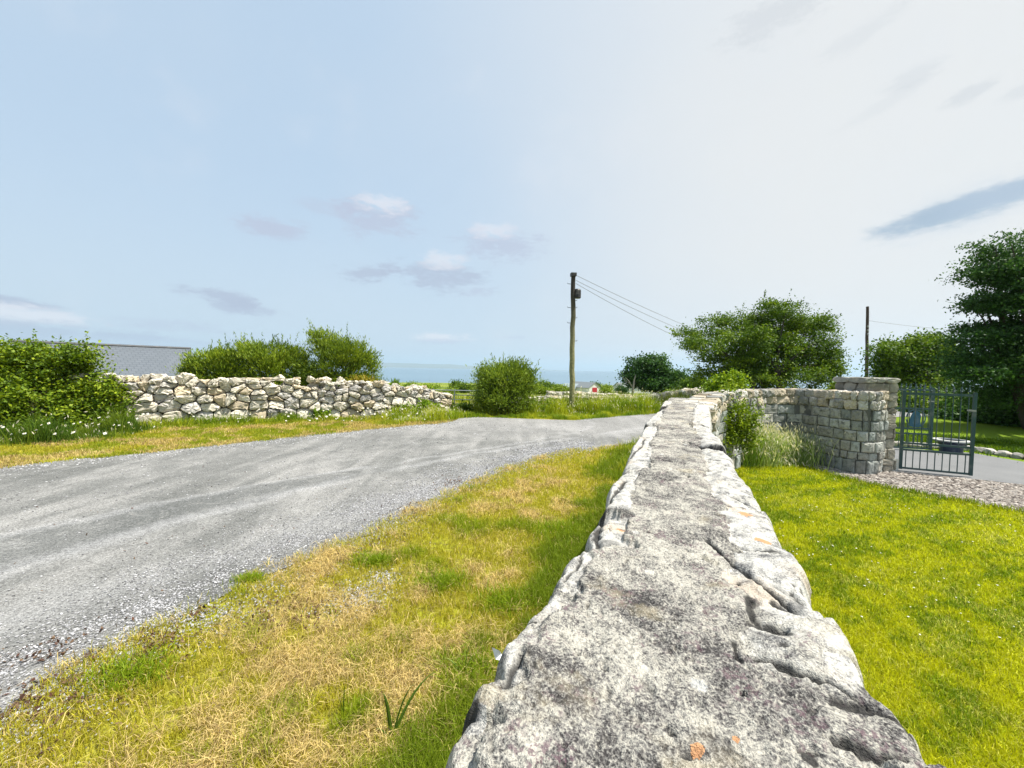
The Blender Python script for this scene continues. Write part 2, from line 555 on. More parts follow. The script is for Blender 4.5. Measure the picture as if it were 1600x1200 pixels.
def m_road(t, out):
    p = geo_pos(t)
    sp_ = t.n('ShaderNodeSeparateXYZ'); t.set(sp_.inputs[0], p); X_, Y_, _ = sp_.outputs
    wv = t.math('MULTIPLY', t.math('SUBTRACT', t.noise(p, 1.1, 6, 0.72), 0.5), 0.9)
    def off(c):
        v = float(c[0])
        v = t.math('MULTIPLY_ADD', Y_, float(c[0]), float(c[1]))
        v = t.math('MULTIPLY_ADD', v, Y_, float(c[2])); v = t.math('MULTIPLY_ADD', v, Y_, float(c[3]))
        return t.math('ADD', t.math('SUBTRACT', X_, v), wv)
    dA, dB, dC = off(LINE_A), off(LINE_B), off(LINE_C)
    mp = t.n('ShaderNodeMapping'); t.set(mp.inputs[0], p)
    mp.inputs['Rotation'].default_value = (0, 0, math.radians(32)); mp.inputs['Scale'].default_value = (1.0, 0.22, 1.0)
    st = t.noise(mp.outputs[0], 1.3, 6, 0.62, 1.0)
    big = t.noise(p, 0.45, 4, 0.6)
    f1 = t.noise(p, 55, 3, 0.8); f2 = t.noise(p, 140, 2, 0.7); m1 = t.noise(p, 9, 4, 0.7)
    v = t.math('ADD', t.math('MULTIPLY', st, 0.5), t.math('MULTIPLY', big, 0.5))
    c = t.ramp(v, [(0.40, (0.112, 0.114, 0.109)), (0.49, (0.158, 0.159, 0.153)), (0.56, (0.215, 0.213, 0.205)), (0.66, (0.285, 0.282, 0.272))])
    near = t.math('SUBTRACT', 1.0, t.step(Y_, 6.0, 8.0))
    between = t.math('MULTIPLY', t.math('MULTIPLY', t.step(dA, -0.06, 0.06), t.math('SUBTRACT', 1.0, t.step(dB, -0.06, 0.06))), near)
    c = t.mix(t.math('MULTIPLY', between, 0.75), c, (0.11, 0.114, 0.112))
    c = t.mix(t.math('MULTIPLY', t.step(t.noise(p, 1.7, 6, 0.72, 0.8), 0.52, 0.62), 0.4), c, (0.27, 0.268, 0.258))
    c = t.mix(t.math('MULTIPLY', t.step(t.noise(p, 2.6, 5, 0.7, 1.5), 0.58, 0.64), 0.4), c, (0.095, 0.098, 0.094))
    fade = t.step(t.noise(p, 0.7, 3, 0.5), 0.36, 0.5)
    for d_, w_, k_ in ((dA, 0.2, 0.32), (dB, 0.3, 0.38), (dC, 0.6, 0.25)):
        g = t.math('SUBTRACT', 1.0, t.step(t.math('ABSOLUTE', d_), 0.0, w_))
        c = t.mix(t.math('MULTIPLY', t.math('MULTIPLY', g, fade), k_), c, (0.36, 0.36, 0.365))
    far = t.step(Y_, 9.5, 13)
    c = t.mix(t.math('MULTIPLY', far, 0.4), c, (0.27, 0.265, 0.26))
    sp = t.ramp(t.math('ADD', t.math('MULTIPLY', f1, 0.6), t.math('MULTIPLY', f2, 0.4)), [(0.36, 0.35), (0.5, 0.95), (0.62, 1.6)])
    c = t.mix(1.0, c, sp, 'MULTIPLY')
    c = t.mix(t.math('MULTIPLY', t.step(m1, 0.55, 0.75), 0.3), c, (0.30, 0.30, 0.31))
    pbsdf(t, out, c, 0.9, t.math('ADD', f1, t.math('MULTIPLY', f2, 0.6)), 0.7, 0.012, 0, 0.2)


M_ROAD = material('worn chip-seal road', m_road)


def m_drive(t, out):
    p = geo_pos(t)
    f1 = t.noise(p, 60, 3, 0.7); m1 = t.noise(p, 1.4, 4, 0.6)
    c = t.mix(m1, (0.09, 0.095, 0.10), (0.18, 0.183, 0.185))
    c = t.mix(t.math('MULTIPLY', t.step(f1, 0.4, 0.7), 0.6), c, (0.2, 0.2, 0.2))
    pbsdf(t, out, c, 0.9, f1, 0.4, 0.01)


M_DRIVE = material('driveway tarmac', m_drive)


def m_land(t, out):
    p = geo_pos(t)
    n = t.noise(p, 0.8, 5, 0.6); n2 = t.noise(p, 14, 5, 0.7); f = t.noise(p, 0.035, 4, 0.6)
    near = t.mix(t.step(n, 0.4, 0.62), (0.26, 0.27, 0.02), (0.34, 0.27, 0.09))
    near = t.mix(t.math('MULTIPLY', t.step(n2, 0.45, 0.6), 0.75), near, (0.09, 0.075, 0.03))
    sx_ = t.n('ShaderNodeSeparateXYZ'); t.set(sx_.inputs[0], p)
    near = t.mix(t.step(sx_.outputs[0], 2.0, 4.0), near, t.mix(n2, (0.08, 0.14, 0.01), (0.17, 0.24, 0.012)))  # greener right of the wall; darkened to paint in shade beyond the driveway
    far = t.ramp(f, [(0.35, (0.06, 0.10, 0.014)), (0.5, (0.15, 0.19, 0.02)), (0.62, (0.22, 0.25, 0.04)), (0.7, (0.08, 0.12, 0.02))])
    far = t.mix(t.math('MULTIPLY', t.step(t.noise(p, 0.5, 4, 0.7), 0.5, 0.65), 0.6), far, (0.05, 0.075, 0.012))
    sp = t.n('ShaderNodeSeparateXYZ'); t.set(sp.inputs[0], p)
    c = t.mix(t.step(sp.outputs[1], 18, 40), near, far)
    pbsdf(t, out, c, 0.95, n2, 0.6, 0.03, 0, 0.1)


M_LAND = material('land', m_land)


def m_sea(t, out):
    p = geo_pos(t)
    mp = t.n('ShaderNodeMapping'); t.set(mp.inputs[0], p); mp.inputs['Scale'].default_value = (0.25, 1.0, 1)
    n = t.noise(mp.outputs[0], 0.004, 4, 0.6)
    c = t.mix(n, (0.08, 0.14, 0.19), (0.13, 0.20, 0.25))
    pbsdf(t, out, c, 0.4, t.noise(p, 0.3, 4, 0.6), 0.25, 0.5, 0, 0.35)


M_SEA = material('sea water', m_sea)
M_HILL = material('far hill', lambda t, o: pbsdf(t, o, t.mix(t.noise(geo_pos(t), 0.002, 5, 0.6), (0.05, 0.08, 0.04), (0.13, 0.13, 0.08)), 0.95))


def m_slate(t, out):
    p = objc(t)
    br = t.n('ShaderNodeTexBrick'); t.set(br.inputs['Vector'], p)
    br.inputs['Scale'].default_value = 1.0; br.inputs['Brick Width'].default_value = 0.32; br.inputs['Row Height'].default_value = 0.26
    br.inputs['Mortar Size'].default_value = 0.025; br.inputs['Mortar Smooth'].default_value = 0.3
    br.inputs['Color1'].default_value = (0.09, 0.105, 0.122, 1); br.inputs['Color2'].default_value = (0.105, 0.12, 0.14, 1); br.inputs['Mortar'].default_value = (0.06, 0.07, 0.085, 1)
    n = t.noise(p, 1.2, 4, 0.6)
    c = t.mix(t.math('MULTIPLY', n, 0.35), br.outputs[0], (0.14, 0.155, 0.17))
    pbsdf(t, out, c, 0.6, br.outputs[1], -0.5, 0.02)


M_SLATE = material('slate', m_slate)

# ------------------------------------------------------------------ land, sea, hills
def grid_sheet(name, xs, ys, zf, mat, kind='structure'):
    Xg, Yg = np.meshgrid(xs, ys); Zg = zf(Xg, Yg)
    V = np.stack([Xg, Yg, Zg], -1).reshape(-1, 3)
    nx, ny = len(xs), len(ys)
    i = np.arange(ny - 1)[:, None] * nx + np.arange(nx - 1)[None]
    F = np.stack([i, i + 1, i + nx + 1, i + nx], -1).reshape(-1, 4)
    return mk(name, V, F, mat, smooth=True, kind=kind)


def spread(a, b, lo, hi, n1, n2):
    """fine between lo and hi, coarse outside"""
    return np.unique(np.concatenate([lo - np.geomspace(1, lo - a + 1, n2)[::-1] + 1, np.linspace(lo, hi, n1), hi + np.geomspace(1, b - hi + 1, n2) - 1]))


SEA_Z = -19.5
xs = spread(-6000, 6000, -90, 90, 91, 30)
ys = spread(-1500, 1500, -20, 300, 161, 24)


def landz(x, y):
    z = terrain(x, y)
    coast = 590 + 60 * (vn3(np.c_[x.ravel() / 180, np.zeros(x.size)], 8).reshape(x.shape) - .5) + 0.10 * np.abs(x)
    return z - 0.12 * np.clip(y - coast, 0, 60)


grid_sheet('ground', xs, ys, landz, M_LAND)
sx = np.concatenate([-np.geomspace(45000, 50, 40), np.geomspace(50, 45000, 40)])
grid_sheet('sea', sx, sx, lambda x, y: np.full(x.shape, SEA_Z), M_SEA)
# low headland across the bay
hx = np.linspace(-26000, 3200, 240); hy = np.linspace(14500, 19000, 24)


def hillz(x, y):
    r = 235 * (0.55 + 0.75 * (fbm(np.c_[x.ravel() / 3200, y.ravel() * 0 + 2], 4, 21).reshape(x.shape)))
    r = r * sstep(-x, -3000, 3500) * (0.75 + .25 * fbm(np.c_[x.ravel() / 500, y.ravel() / 900], 3, 5).reshape(x.shape))
    return SEA_Z - 2 + r * np.sin(np.clip((y - 14500) / 4500, 0, 1) * math.pi) ** 0.7


grid_sheet('hills', hx, hy, hillz, M_HILL)

# ------------------------------------------------------------------ road, drive, gravel sheets
def pts(lst, z=0.0): return [gp(a, b, z)[:2] for a, b in lst]


road_r = pts([(0, 1092), (90, 1035), (180, 985), (330, 925), (430, 880), (560, 828), (640, 790), (690, 768), (760, 738), (830, 714), (885, 702), (985, 695)])
road_l = pts([(0, 735), (110, 722), (230, 711), (350, 698), (470, 685), (560, 675), (640, 667), (690, 664), (706, 660)])
road_far = pts([(716, 655), (745, 653), (830, 656), (900, 658), (960, 653), (1020, 648)])
r0 = np.array(road_r[0]); l0 = np.array(road_l[0]); dirr = np.array([-0.42, -0.9]); dirr /= np.linalg.norm(dirr)
ROAD = [tuple(r0 + dirr * 14), tuple(r0 + dirr * 3)] + [tuple(v) for v in road_r] + [(4.6, 11.2), (6.4, 13.0), (9, 14.6), (16, 17.5), (30, 22), (30, 26), (16, 21.5), (10, 19.3)] + \
       [tuple(v) for v in road_far[::-1]] + [tuple(v) for v in road_l[::-1]] + [tuple(l0 + np.array([-3, -4.0])), tuple(l0 + dirr * 16)]


def densify(poly, step, amp, seed, freq=1.2):
    out = []
    n = len(poly)
    for i in range(n):
        a = np.array(poly[i][:2]); b = np.array(poly[(i + 1) % n][:2]); L = np.linalg.norm(b - a)
        k = max(1, int(L / step)); nn = np.array([-(b - a)[1], (b - a)[0]]) / (L + 1e-9)
        for j in range(k):
            q = a + (b - a) * j / k
            o = (fbm(q[None] * freq, 4, seed, 0.65)[0] - .5) * 2 * amp
            out.append(q + nn * o)
    return out


def sheet(name, poly, z, mat, kind='structure'):
    P3 = [Vector((p[0], p[1], z)) for p in poly]
    tri = np.array(tessellate_polygon([P3]))
    V = np.array([list(v) for v in P3])
    # make the faces look up
    a, b, c = V[tri[:, 0]], V[tri[:, 1]], V[tri[:, 2]]
    flip = np.cross(b - a, c - a)[:, 2] < 0
    tri[flip] = tri[flip][:, ::-1]
    return mk(name, V, tri, mat, kind=kind)


ROADP = densify(ROAD, 0.25, 0.14, 4)
def widen(poly, lo, hi):
    q = np.array([p[:2] for p in poly], float); out = q.copy()
    nl_ = len(q)
    for i_ in range(nl_):
        t_ = q[(i_ + 1) % nl_] - q[i_ - 1]; n_v = np.array([t_[1], -t_[0]]) / (np.linalg.norm(t_) + 1e-9)
        out[i_] = q[i_] + n_v * (hi if fbm(q[i_][None] * .8, 2, 5)[0] > .5 else (lo + hi) / 2)
    return [tuple(v) for v in out]


wide = widen(ROAD, .1, .3)
if abs(np.sum([wide[i][0] * wide[(i + 1) % len(wide)][1] - wide[(i + 1) % len(wide)][0] * wide[i][1] for i in range(len(wide))])) < abs(np.sum([ROAD[i][0] * ROAD[(i + 1) % len(ROAD)][1] - ROAD[(i + 1) % len(ROAD)][0] * ROAD[i][1] for i in range(len(ROAD))])):
    wide = widen(ROAD, -.1, -.3)
sheet('road', densify(wide, 0.25, 0.12, 4), 0.012, M_ROAD)
lawn_edge = pts([(1150, 722), (1235, 727), (1262, 733), (1310, 746), (1350, 757), (1450, 776), (1600, 803), (1760, 832)])
dn = pts([(1385, 737), (1405, 739), (1520, 750), (1600, 759), (1760, 778)])
df = pts([(1385, 700), (1450, 704), (1520, 709), (1600, 723), (1760, 742)])
PEB = [tuple(v) for v in lawn_edge[1:]] + [tuple(v) for v in dn[::-1]] + [gp(1380, 732)[:2], gp(1330, 722)[:2], gp(1250, 712)[:2]]
DRIVE = [tuple(v) for v in dn] + [(20, 6.6), (20, 9.0)] + [tuple(v) for v in df[::-1]] + [(8.0, 12.0), (6.2, 14.2), (4.9, 13.0), (7.45, 8.4)]
M_PEBG = material('pebble bed', lambda t, o: pbsdf(t, o, t.ramp(t.noise(geo_pos(t), 16, 4, 0.8), [(0.38, (0.06, 0.05, 0.045)), (0.5, (0.26, 0.22, 0.19)), (0.62, (0.42, 0.37, 0.33))]), 0.9, t.noise(geo_pos(t), 16, 4, 0.8), 0.8, 0.03))
sheet('driveway', densify(DRIVE, 0.3, 0.03, 9), 0.018, M_DRIVE)
sheet('pebble_ground', densify(PEB, 0.2, 0.05, 12), 0.006, M_PEBG)

# ------------------------------------------------------------------ the long stone wall underneath the camera
WZ = 1.45
Lpx = [(690, 1200), (703, 1172), (722, 1135), (738, 1108), (755, 1096), (772, 1092), (779, 1082), (773, 1066), (773, 1048), (782, 1030), (802, 1005), (828, 976), (850, 950), (860, 932), (864, 918), (876, 895), (892, 876), (910, 866), (917, 858), (914, 842), (918, 828), (930, 814), (942, 808), (947, 800), (945, 788), (950, 772), (960, 755), (968, 745), (974, 728), (982, 712), (988, 700), (994, 690), (1003, 676), (1010, 664), (1020, 652), (1028, 640), (1038, 630), (1050, 622), (1062, 617)]
Rpx = [(1456, 1200), (1447, 1180), (1434, 1158), (1412, 1136), (1385, 1118), (1368, 1106), (1366, 1092), (1362, 1072), (1350, 1048), (1338, 1020), (1322, 998), (1300, 975), (1280, 960), (1275, 950), (1272, 932), (1266, 908), (1255, 890), (1240, 876), (1226, 866), (1220, 850), (1212, 825), (1203, 806), (1190, 790), (1178, 776), (1168, 762), (1160, 748), (1150, 738), (1147, 726), (1137, 718), (1132, 706), (1130, 696), (1122, 688), (1114, 678), (1113, 664), (1110, 650), (1108, 640), (1112, 630), (1118, 622)]
LW = np.array([gp(a, b, WZ - .032) for a, b in Lpx]); RW = np.array([gp(a, b, WZ - .032) for a, b in Rpx])
m0 = (gp(690, 1200, WZ) + gp(1456, 1200, WZ)) / 2
m1 = (gp(985, 700, WZ) + gp(1131, 700, WZ)) / 2
ud = (m1 - m0)[:2]; ud /= np.linalg.norm(ud); vd = np.array([ud[1], -ud[0]])     # along, to the right
O = m0[:2] - ud * (m0[:2] @ ud)


def st_of(P): q = np.asarray(P)[:, :2] - O; return np.c_[q @ ud, q @ vd]


def xy_of(s, t): return O[None] + s[:, None] * ud + t[:, None] * vd


LS, RS = st_of(LW), st_of(RW)
SEND = 6.6
sR = RS[:, 0]; sL = LS[:, 0]


def edge(tab, s):
    o = np.argsort(tab[:, 0]); return np.interp(s, tab[o, 0], tab[o, 1])


ss = [-1.2]
while ss[-1] < SEND:
    q = ss[-1]
    ss.append(q + (0.02 if q < 0.25 else 0.0032 + 0.0022 * max(0, q - 0.5)))
ss = np.array(ss)
EL = edge(LS, ss); ER = edge(RS, ss)
bk = ss < LS[:, 0].min()
EL = np.where(bk, EL[~bk][0] + 0.03 * (fbm(np.c_[ss * 5, ss * 0], 3, 2) - .5), EL)
ER = np.where(bk, ER[~bk][0] + 0.03 * (fbm(np.c_[ss * 5, ss * 0 + 7], 3, 2) - .5), ER)
EL = EL + 0.022 * (fbm(np.c_[ss * 16, ss * 0 + 1], 6, 31, .65) - .5); ER = ER + 0.022 * (fbm(np.c_[ss * 16, ss * 0 + 4], 6, 32, .65) - .5)
NU = 210
u = np.linspace(-1, 1, NU)
Sg = np.repeat(ss[:, None], NU, 1)
Tg = (EL[:, None] + ER[:, None]) / 2 + (ER - EL)[:, None] / 2 * u[None]
de = np.minimum(Tg - EL[:, None], ER[:, None] - Tg)
P2 = np.c_[Sg.ravel(), Tg.ravel()]
sh = Sg.shape
wob = (fbm(P2 * 10, 6, 41, .68).reshape(sh) - .5)
wob2 = (fbm(P2 * 10 + 9, 6, 42, .68).reshape(sh) - .5)
Zt = 0.018 * (fbm(P2 * 3.0, 4, 51).reshape(sh) - .5) * 2 + 0.0045 * (fbm(P2 * 22, 4, 52, .6).reshape(sh) - .5) * 2
Zt += 0.0042 * (fbm(P2 * 120, 3, 53, .75).reshape(sh) - .5) * 2
stone = np.zeros(sh); dirt = np.zeros(sh); orange = np.zeros(sh)
# pits
pit = sstep(fbm(P2 * 30 + 3, 4, 61, .6).reshape(sh), 0.70, 0.80)
Zt -= 0.010 * pit; dirt += 0.7 * pit
pit2 = sstep(fbm(P2 * 100 + 8, 2, 62).reshape(sh), 0.68, 0.8); Zt -= 0.004 * pit2; dirt += 0.5 * pit2


def S_R(py_x, py): return st_of(gp(py_x, py, WZ)[None])[0, 0]


def rim(side, bounds, widths, lows, pal):
    """rim stones between the joints in bounds; widths inward from the edge"""
    global Zt, stone, dirt
    E = (ER[:, None] - Tg) if side > 0 else (Tg - EL[:, None])
    for k in range(len(bounds) - 1):
        a, b = bounds[k], bounds[k + 1]; wd = widths[k % len(widths)]
        L = b - a; cs = (a + b) / 2
        r = min(0.02, wd * .3)
        qx = np.abs(Sg - cs + wob * 0.07) - (L / 2 - r); qy = (E + wob2 * 0.09) - (wd - r)
        sd = np.hypot(np.clip(qx, 0, None), np.clip(qy, 0, None)) + np.minimum(np.maximum(qx, qy), 0) - r
        cross = .22 + .78 * sstep(qx - qy, -.01, .02)
        ins = sstep(-sd, -0.004, 0.008)
        low = lows[k % len(lows)]
        tx = np.sin(k * 2.3 + side) * 0.06; ty = 0.03 + 0.05 * math.cos(k * 1.7)
        h = -low + tx * (Sg - cs) + ty * (E - wd / 2)
        rk = np.random.default_rng(900 + k * 2 + (side > 0))
        fac = np.full(sh, 0.004)
        us = (Sg - cs) / (L / 2); ue = (E - wd / 2) / (wd / 2)
        for _p in range(5):
            an = rk.uniform(0, 2 * math.pi); g_ = rk.uniform(.12, .5); o_ = rk.uniform(.15, .75)
            fac = np.minimum(fac, 0.006 + g_ * (o_ - us * math.cos(an) - ue * math.sin(an)) * wd * .5)
        fac = np.maximum(fac, -0.035) + 0.006 * (fbm(P2 * 16 + k, 5, 70 + k, .62).reshape(sh) - .5) * 2
        Zt = Zt * (1 - ins * .5) + ins * (h + fac)
        gate = sstep(fbm(P2 * 8 + k, 3, 90 + k).reshape(sh), 0.44, 0.62)
        wc = 0.003 + 0.007 * gate
        cr = np.exp(-(sd / wc) ** 2) * gate * cross
        Zt = Zt - 0.013 * cr
        dirt = np.maximum(dirt, np.exp(-(sd / (wc * 1.4)) ** 2) * gate * cross)
        stone = np.maximum(stone, ins * pal[k % len(pal)])


bR = [-1.2, -0.8, -0.3, 0.02] + sorted([S_R(1440, 1172) - .02, S_R(1367, 1100), S_R(1277, 952), S_R(1226, 866), S_R(1192, 790), S_R(1150, 738), S_R(1131, 700), S_R(1113, 670)]) + [5.0, 5.6, 6.3]
bR = [v for i, v in enumerate(sorted(bR))]
bL = [-1.2, -0.7, -0.2, 0.1] + sorted([S_R(748, 1098), S_R(776, 1078), S_R(862, 922), S_R(915, 845), S_R(946, 795), S_R(975, 728), S_R(992, 694), S_R(1010, 664)]) + [5.1, 5.7, 6.3]
bL = sorted(bL)
rim(+1, bR, [0.08, 0.1, 0.1, 0.07, 0.11, 0.16, 0.15, 0.13, 0.14, 0.12, 0.12, 0.15], [0.006, 0.003, 0.008, 0.004, 0.006], [.3, .3, .3, .3, .27, .46, .72, .8, .6, .7, .6, .65, .6, .6])
rim(-1, bL, [0.035, 0.05, 0.04, 0.05, 0.05, 0.05, 0.06, 0.11, 0.08, 0.12, 0.10, 0.09, 0.1], [0.006, 0.012, 0.016, 0.02], [.3, .3, .3, .35, .4, .5, .6, .85, .7, .8, .7, .7, .6])
# transverse hairline joints in the mortar cap
for k, sj in enumerate([S_R(1060, 690), S_R(1070, 657), 3.3, 1.9]):
    dj = Sg - sj - 0.05 * wob - 0.02 * np.sin(Tg * 9 + k)
    gate = sstep(fbm(P2 * 4 + k * 5, 2, 99 + k).reshape(sh), 0.40, 0.55)
    Zt -= 0.012 * np.exp(-(dj / 0.006) ** 2) * gate; dirt = np.maximum(dirt, .9 * np.exp(-(dj / 0.006) ** 2) * gate)
# rounded shoulders
Zt -= 0.040 * np.clip(1 - de / 0.022, 0, 1) ** 2.0
edgew = sstep(0.03 - de, 0, 0.03)
stone = np.maximum(stone, 0.55 * edgew)


def spot(arr, px, py, r, v):
    global stone, dirt, orange
    q = st_of(gp(px, py, WZ)[None])[0]
    d = np.hypot(Sg - q[0], (Tg - q[1]))
    arr[:] = np.maximum(arr, v * sstep(-d, -r, -r * .4))


spot(stone, 1015, 892, 0.012, 1.5)
spot(stone, 1210, 945, 0.03, 1.5); spot(stone, 1235, 950, 0.03, 1.5); spot(stone, 742, 1112, 0.018, 1.5)
spot(stone, 1160, 900, 0.05, 1.2); spot(stone, 935, 838, 0.05, 1.4); spot(stone, 1320, 1040, 0.035, 1.2)
spot(orange, 1090, 1170, 0.010, 1.1); spot(orange, 1150, 1150, 0.006, .9); spot(orange, 1192, 842, 0.024, 1.3); spot(orange, 1165, 795, 0.03, .75); spot(orange, 970, 818, 0.02, .7)
spot(dirt, 1205, 972, 0.022, .8); spot(dirt, 1225, 985, 0.02, .7); spot(dirt, 1155, 1030, 0.009, 1.2); spot(dirt, 1265, 1183, 0.011, 1.2)
spot(dirt, 950, 840, 0.05, .6); spot(dirt, 1245, 935, 0.02, .5)
q = st_of(gp(1210, 975, WZ)[None])[0]; Zt -= 0.02 * np.exp(-(np.hypot(Sg - q[0], Tg - q[1]) / 0.02) ** 2)
def groove(px_list, wd_, dep_, dk=1.0, jag=.02):
    """a crack or hollow in the wall top following a line measured on the wall"""
    global Zt, dirt
    q_ = st_of(np.array([gp(a, b, WZ - .01) for a, b in px_list])); wd_ = wd_ * .8
    lo, hi = q_.min(0) - .08, q_.max(0) + .08
    rows_ = np.where((ss > lo[0]) & (ss < hi[0]))[0]
    if not len(rows_): return
    r0_, r1_ = rows_[0], rows_[-1] + 1
    A = np.c_[Sg[r0_:r1_].ravel() + jag * 2 * wob[r0_:r1_].ravel(), Tg[r0_:r1_].ravel() + jag * 2 * wob2[r0_:r1_].ravel()]
    d_ = dist_line(A, q_).reshape(r1_ - r0_, -1)
    v_ = .55 + .9 * fbm(A * 30, 2, 77).reshape(d_.shape)
    g_ = np.exp(-(d_ / (wd_ * v_)) ** 2)
    Zt[r0_:r1_] -= dep_ * .5 * g_
    dirt[r0_:r1_] = np.maximum(dirt[r0_:r1_], dk * np.exp(-(d_ / (wd_ * v_ * 1.2)) ** 2))


groove([(1105, 850), (1130, 868), (1165, 895), (1195, 915), (1228, 940), (1262, 955)], .007, .03)
groove([(1215, 915), (1262, 935)], .016, .022, .55)
groove([(1180, 940), (1184, 972), (1205, 992), (1235, 990)], .009, .02, .9)
groove([(1178, 1030), (1215, 1040), (1250, 1056), (1295, 1068), (1345, 1092), (1372, 1106)], .005, .022)
groove([(1150, 1015), (1158, 1045)], .005, .016, .9)
groove([(938, 858), (932, 838), (940, 812), (950, 790), (966, 768), (975, 752)], .012, .03, .9)
groove([(790, 1092), (800, 1062), (818, 1035)], .006, .02, .8)
groove([(1110, 838), (1150, 852), (1195, 862), (1222, 866)], .005, .016)
groove([(1118, 770), (1150, 778), (1190, 790)], .006, .016, .9)
groove([(1080, 735), (1110, 738), (1148, 740)], .007, .016, .9)
groove([(1045, 657), (1075, 657), (1112, 664)], .010, .02, .9)
groove([(1040, 688), (1075, 690), (1100, 702), (1128, 704)], .011, .022, .9)
groove([(1030, 703), (1050, 703)], .008, .01, .7)
groove([(1085, 715), (1125, 722)], .009, .014, .8)
groove([(880, 905), (905, 880), (915, 862)], .005, .016, .8)
groove([(985, 715), (1000, 700), (1008, 684)], .010, .02, .8)
groove([(1245, 1180), (1275, 1188)], .007, .014, .8)
groove([(1165, 795), (1205, 806)], .004, .01, .8)
top = np.concatenate([xy_of(Sg.ravel(), Tg.ravel()), (WZ + Zt).reshape(-1, 1)], 1).reshape(*sh, 3)
# sides: rows going down both faces
zr = np.array([0.03, 0.07, 0.12, 0.18, 0.26, 0.36, 0.48, 0.62, 0.78, 0.95, 1.12, 1.3, 1.47])


def side_rows(e, sgn, seed):
    out = []
    for k, z in enumerate(zr):
        PP = np.c_[ss * 3.2, np.full(len(ss), z * 4.5)]
        bul = 0.06 * (fbm(PP, 3, seed).ravel() - .5) * 2 + 0.02 * min(1, z * 10)
        t = e + sgn * (bul * min(1, z / 0.3) - 0.012 - 0.10 * min(1, z / .25))
        xyz = np.c_[xy_of(ss, t), np.full(len(ss), WZ - 0.045 - z)]
        out.append(xyz)
    return np.stack(out, 1)


sl = side_rows(EL, -1, 201)[:, ::-1]; sr = side_rows(ER, 1, 202)
Vw = np.concatenate([sl, top, sr], 1)
cw = np.stack([stone, np.clip(dirt, 0, 1), orange], -1)
sc_ = np.zeros((len(ss), len(zr), 3)); sc_[..., 0] = 0.5
cw = np.concatenate([sc_, cw, sc_], 1)
ny, nx = Vw.shape[:2]
i = np.arange(ny - 1)[:, None] * nx + np.arange(nx - 1)[None]
Fw = np.stack([i, i + 1, i + nx + 1, i + nx], -1).reshape(-1, 4)
Vf = Vw.reshape(-1, 3)
wall_loc = (0.0, 0.0, 0.0)
mk('stone_wall', Vf, Fw, M_GRAN, cw.reshape(-1, 3), smooth=True,
   label='broad lichen-speckled grey granite wall with mortared flat top running away between verge and lawn', cat='wall')

def clip_half(poly, p, q):
    """keep the side of the bisector of p and q that holds p"""
    m = (p + q) / 2; d = q - p
    f = (poly - m) @ d; out = []
    n = len(poly)
    for i in range(n):
        j = (i + 1) % n
        if f[i] <= 0: out.append(poly[i])
        if (f[i] < 0) != (f[j] < 0):
            k = f[i] / (f[i] - f[j]); out.append(poly[i] + (poly[j] - poly[i]) * k)
    return np.array(out)


def prism(mb, poly, place, thick, r, col, gap=.008, bulge=.05, soft=True, tilt=.06, nz=.008):
    """a fitted stone: outline poly in wall coordinates (s, z), place(s, z, depth) -> world"""
    c = poly.mean(0)
    size = np.sqrt(np.abs(np.sum(poly[:, 0] * np.roll(poly[:, 1], -1) - poly[:, 1] * np.roll(poly[:, 0], -1))) / 2)
    if size < .03: return
    q = poly
    if soft:
        nx_ = np.roll(q, -1, 0)
        k = r.uniform(.06, .22, (len(q), 1))
        q = np.stack([q + (nx_ - q) * k, q + (nx_ - q) * (1 - k)], 1).reshape(-1, 2)
    nx_ = np.roll(q, -1, 0)
    q = np.stack([q, (q + nx_) / 2], 1).reshape(-1, 2)
    d = q - c; ln = np.linalg.norm(d, axis=1, keepdims=True)
    q = c + d * (1 - gap / (ln + 1e-6)); d = q - c
    m = len(q); ta, tb = r.normal(size=2) * tilt
    rings = [(.0, 1.0), (.55, .93), (.84, .62), (.97, .18), (1.0, -.25), (.97, -1.2)]
    V = []
    off = r.normal() * .012
    for sc, dep in rings[1:]:
        p = c + d * sc + r.normal(size=(m, 2)) * nz * (sc < 1)
        dd = (dep * bulge if dep > -.5 else -thick * .5) + (ta * (p[:, 0] - c[0]) + tb * (p[:, 1] - c[1])) * (dep > 0) + r.normal(size=m) * nz + off
        V.append(place(p[:, 0], p[:, 1], dd))
    V = np.vstack([place(c[:1], c[1:2], np.array([bulge + off])), np.vstack(V)])
    i = np.arange(m); j = (i + 1) % m
    F = [np.stack([np.zeros(m, int), 1 + i, 1 + j], 1)]
    for k in range(len(rings) - 2):
        a0 = 1 + k * m; b0 = a0 + m
        F += [np.stack([a0 + i, b0 + i, b0 + j], 1), np.stack([a0 + i, b0 + j, a0 + j], 1)]
    last = 1 + (len(rings) - 2) * m
    V = np.vstack([V, V[last:last + m].mean(0)[None]])
    F.append(np.stack([last + i, np.full(m, len(V) - 1), last + j], 1))
    mb.add(V, np.vstack(F), col)


# ------------------------------------------------------------------ curved block wall with rubble coping
fpath = np.array([gp(1108, 641, WZ)[:2], dp(1125, 600, 6.6)[:2], dp(1160, 600, 7.7)[:2], dp(1200, 600, 8.35)[:2], dp(1240, 600, 8.55)[:2], dp(1262, 600, 8.4)[:2], dp(1298, 600, 7.85)[:2], dp(1328, 600, 7.48)[:2], dp(1356, 600, 7.27)[:2], dp(1378, 600, 7.32)[:2], dp(1387, 600, 7.5)[:2], dp(1388, 600, 7.62)[:2]])


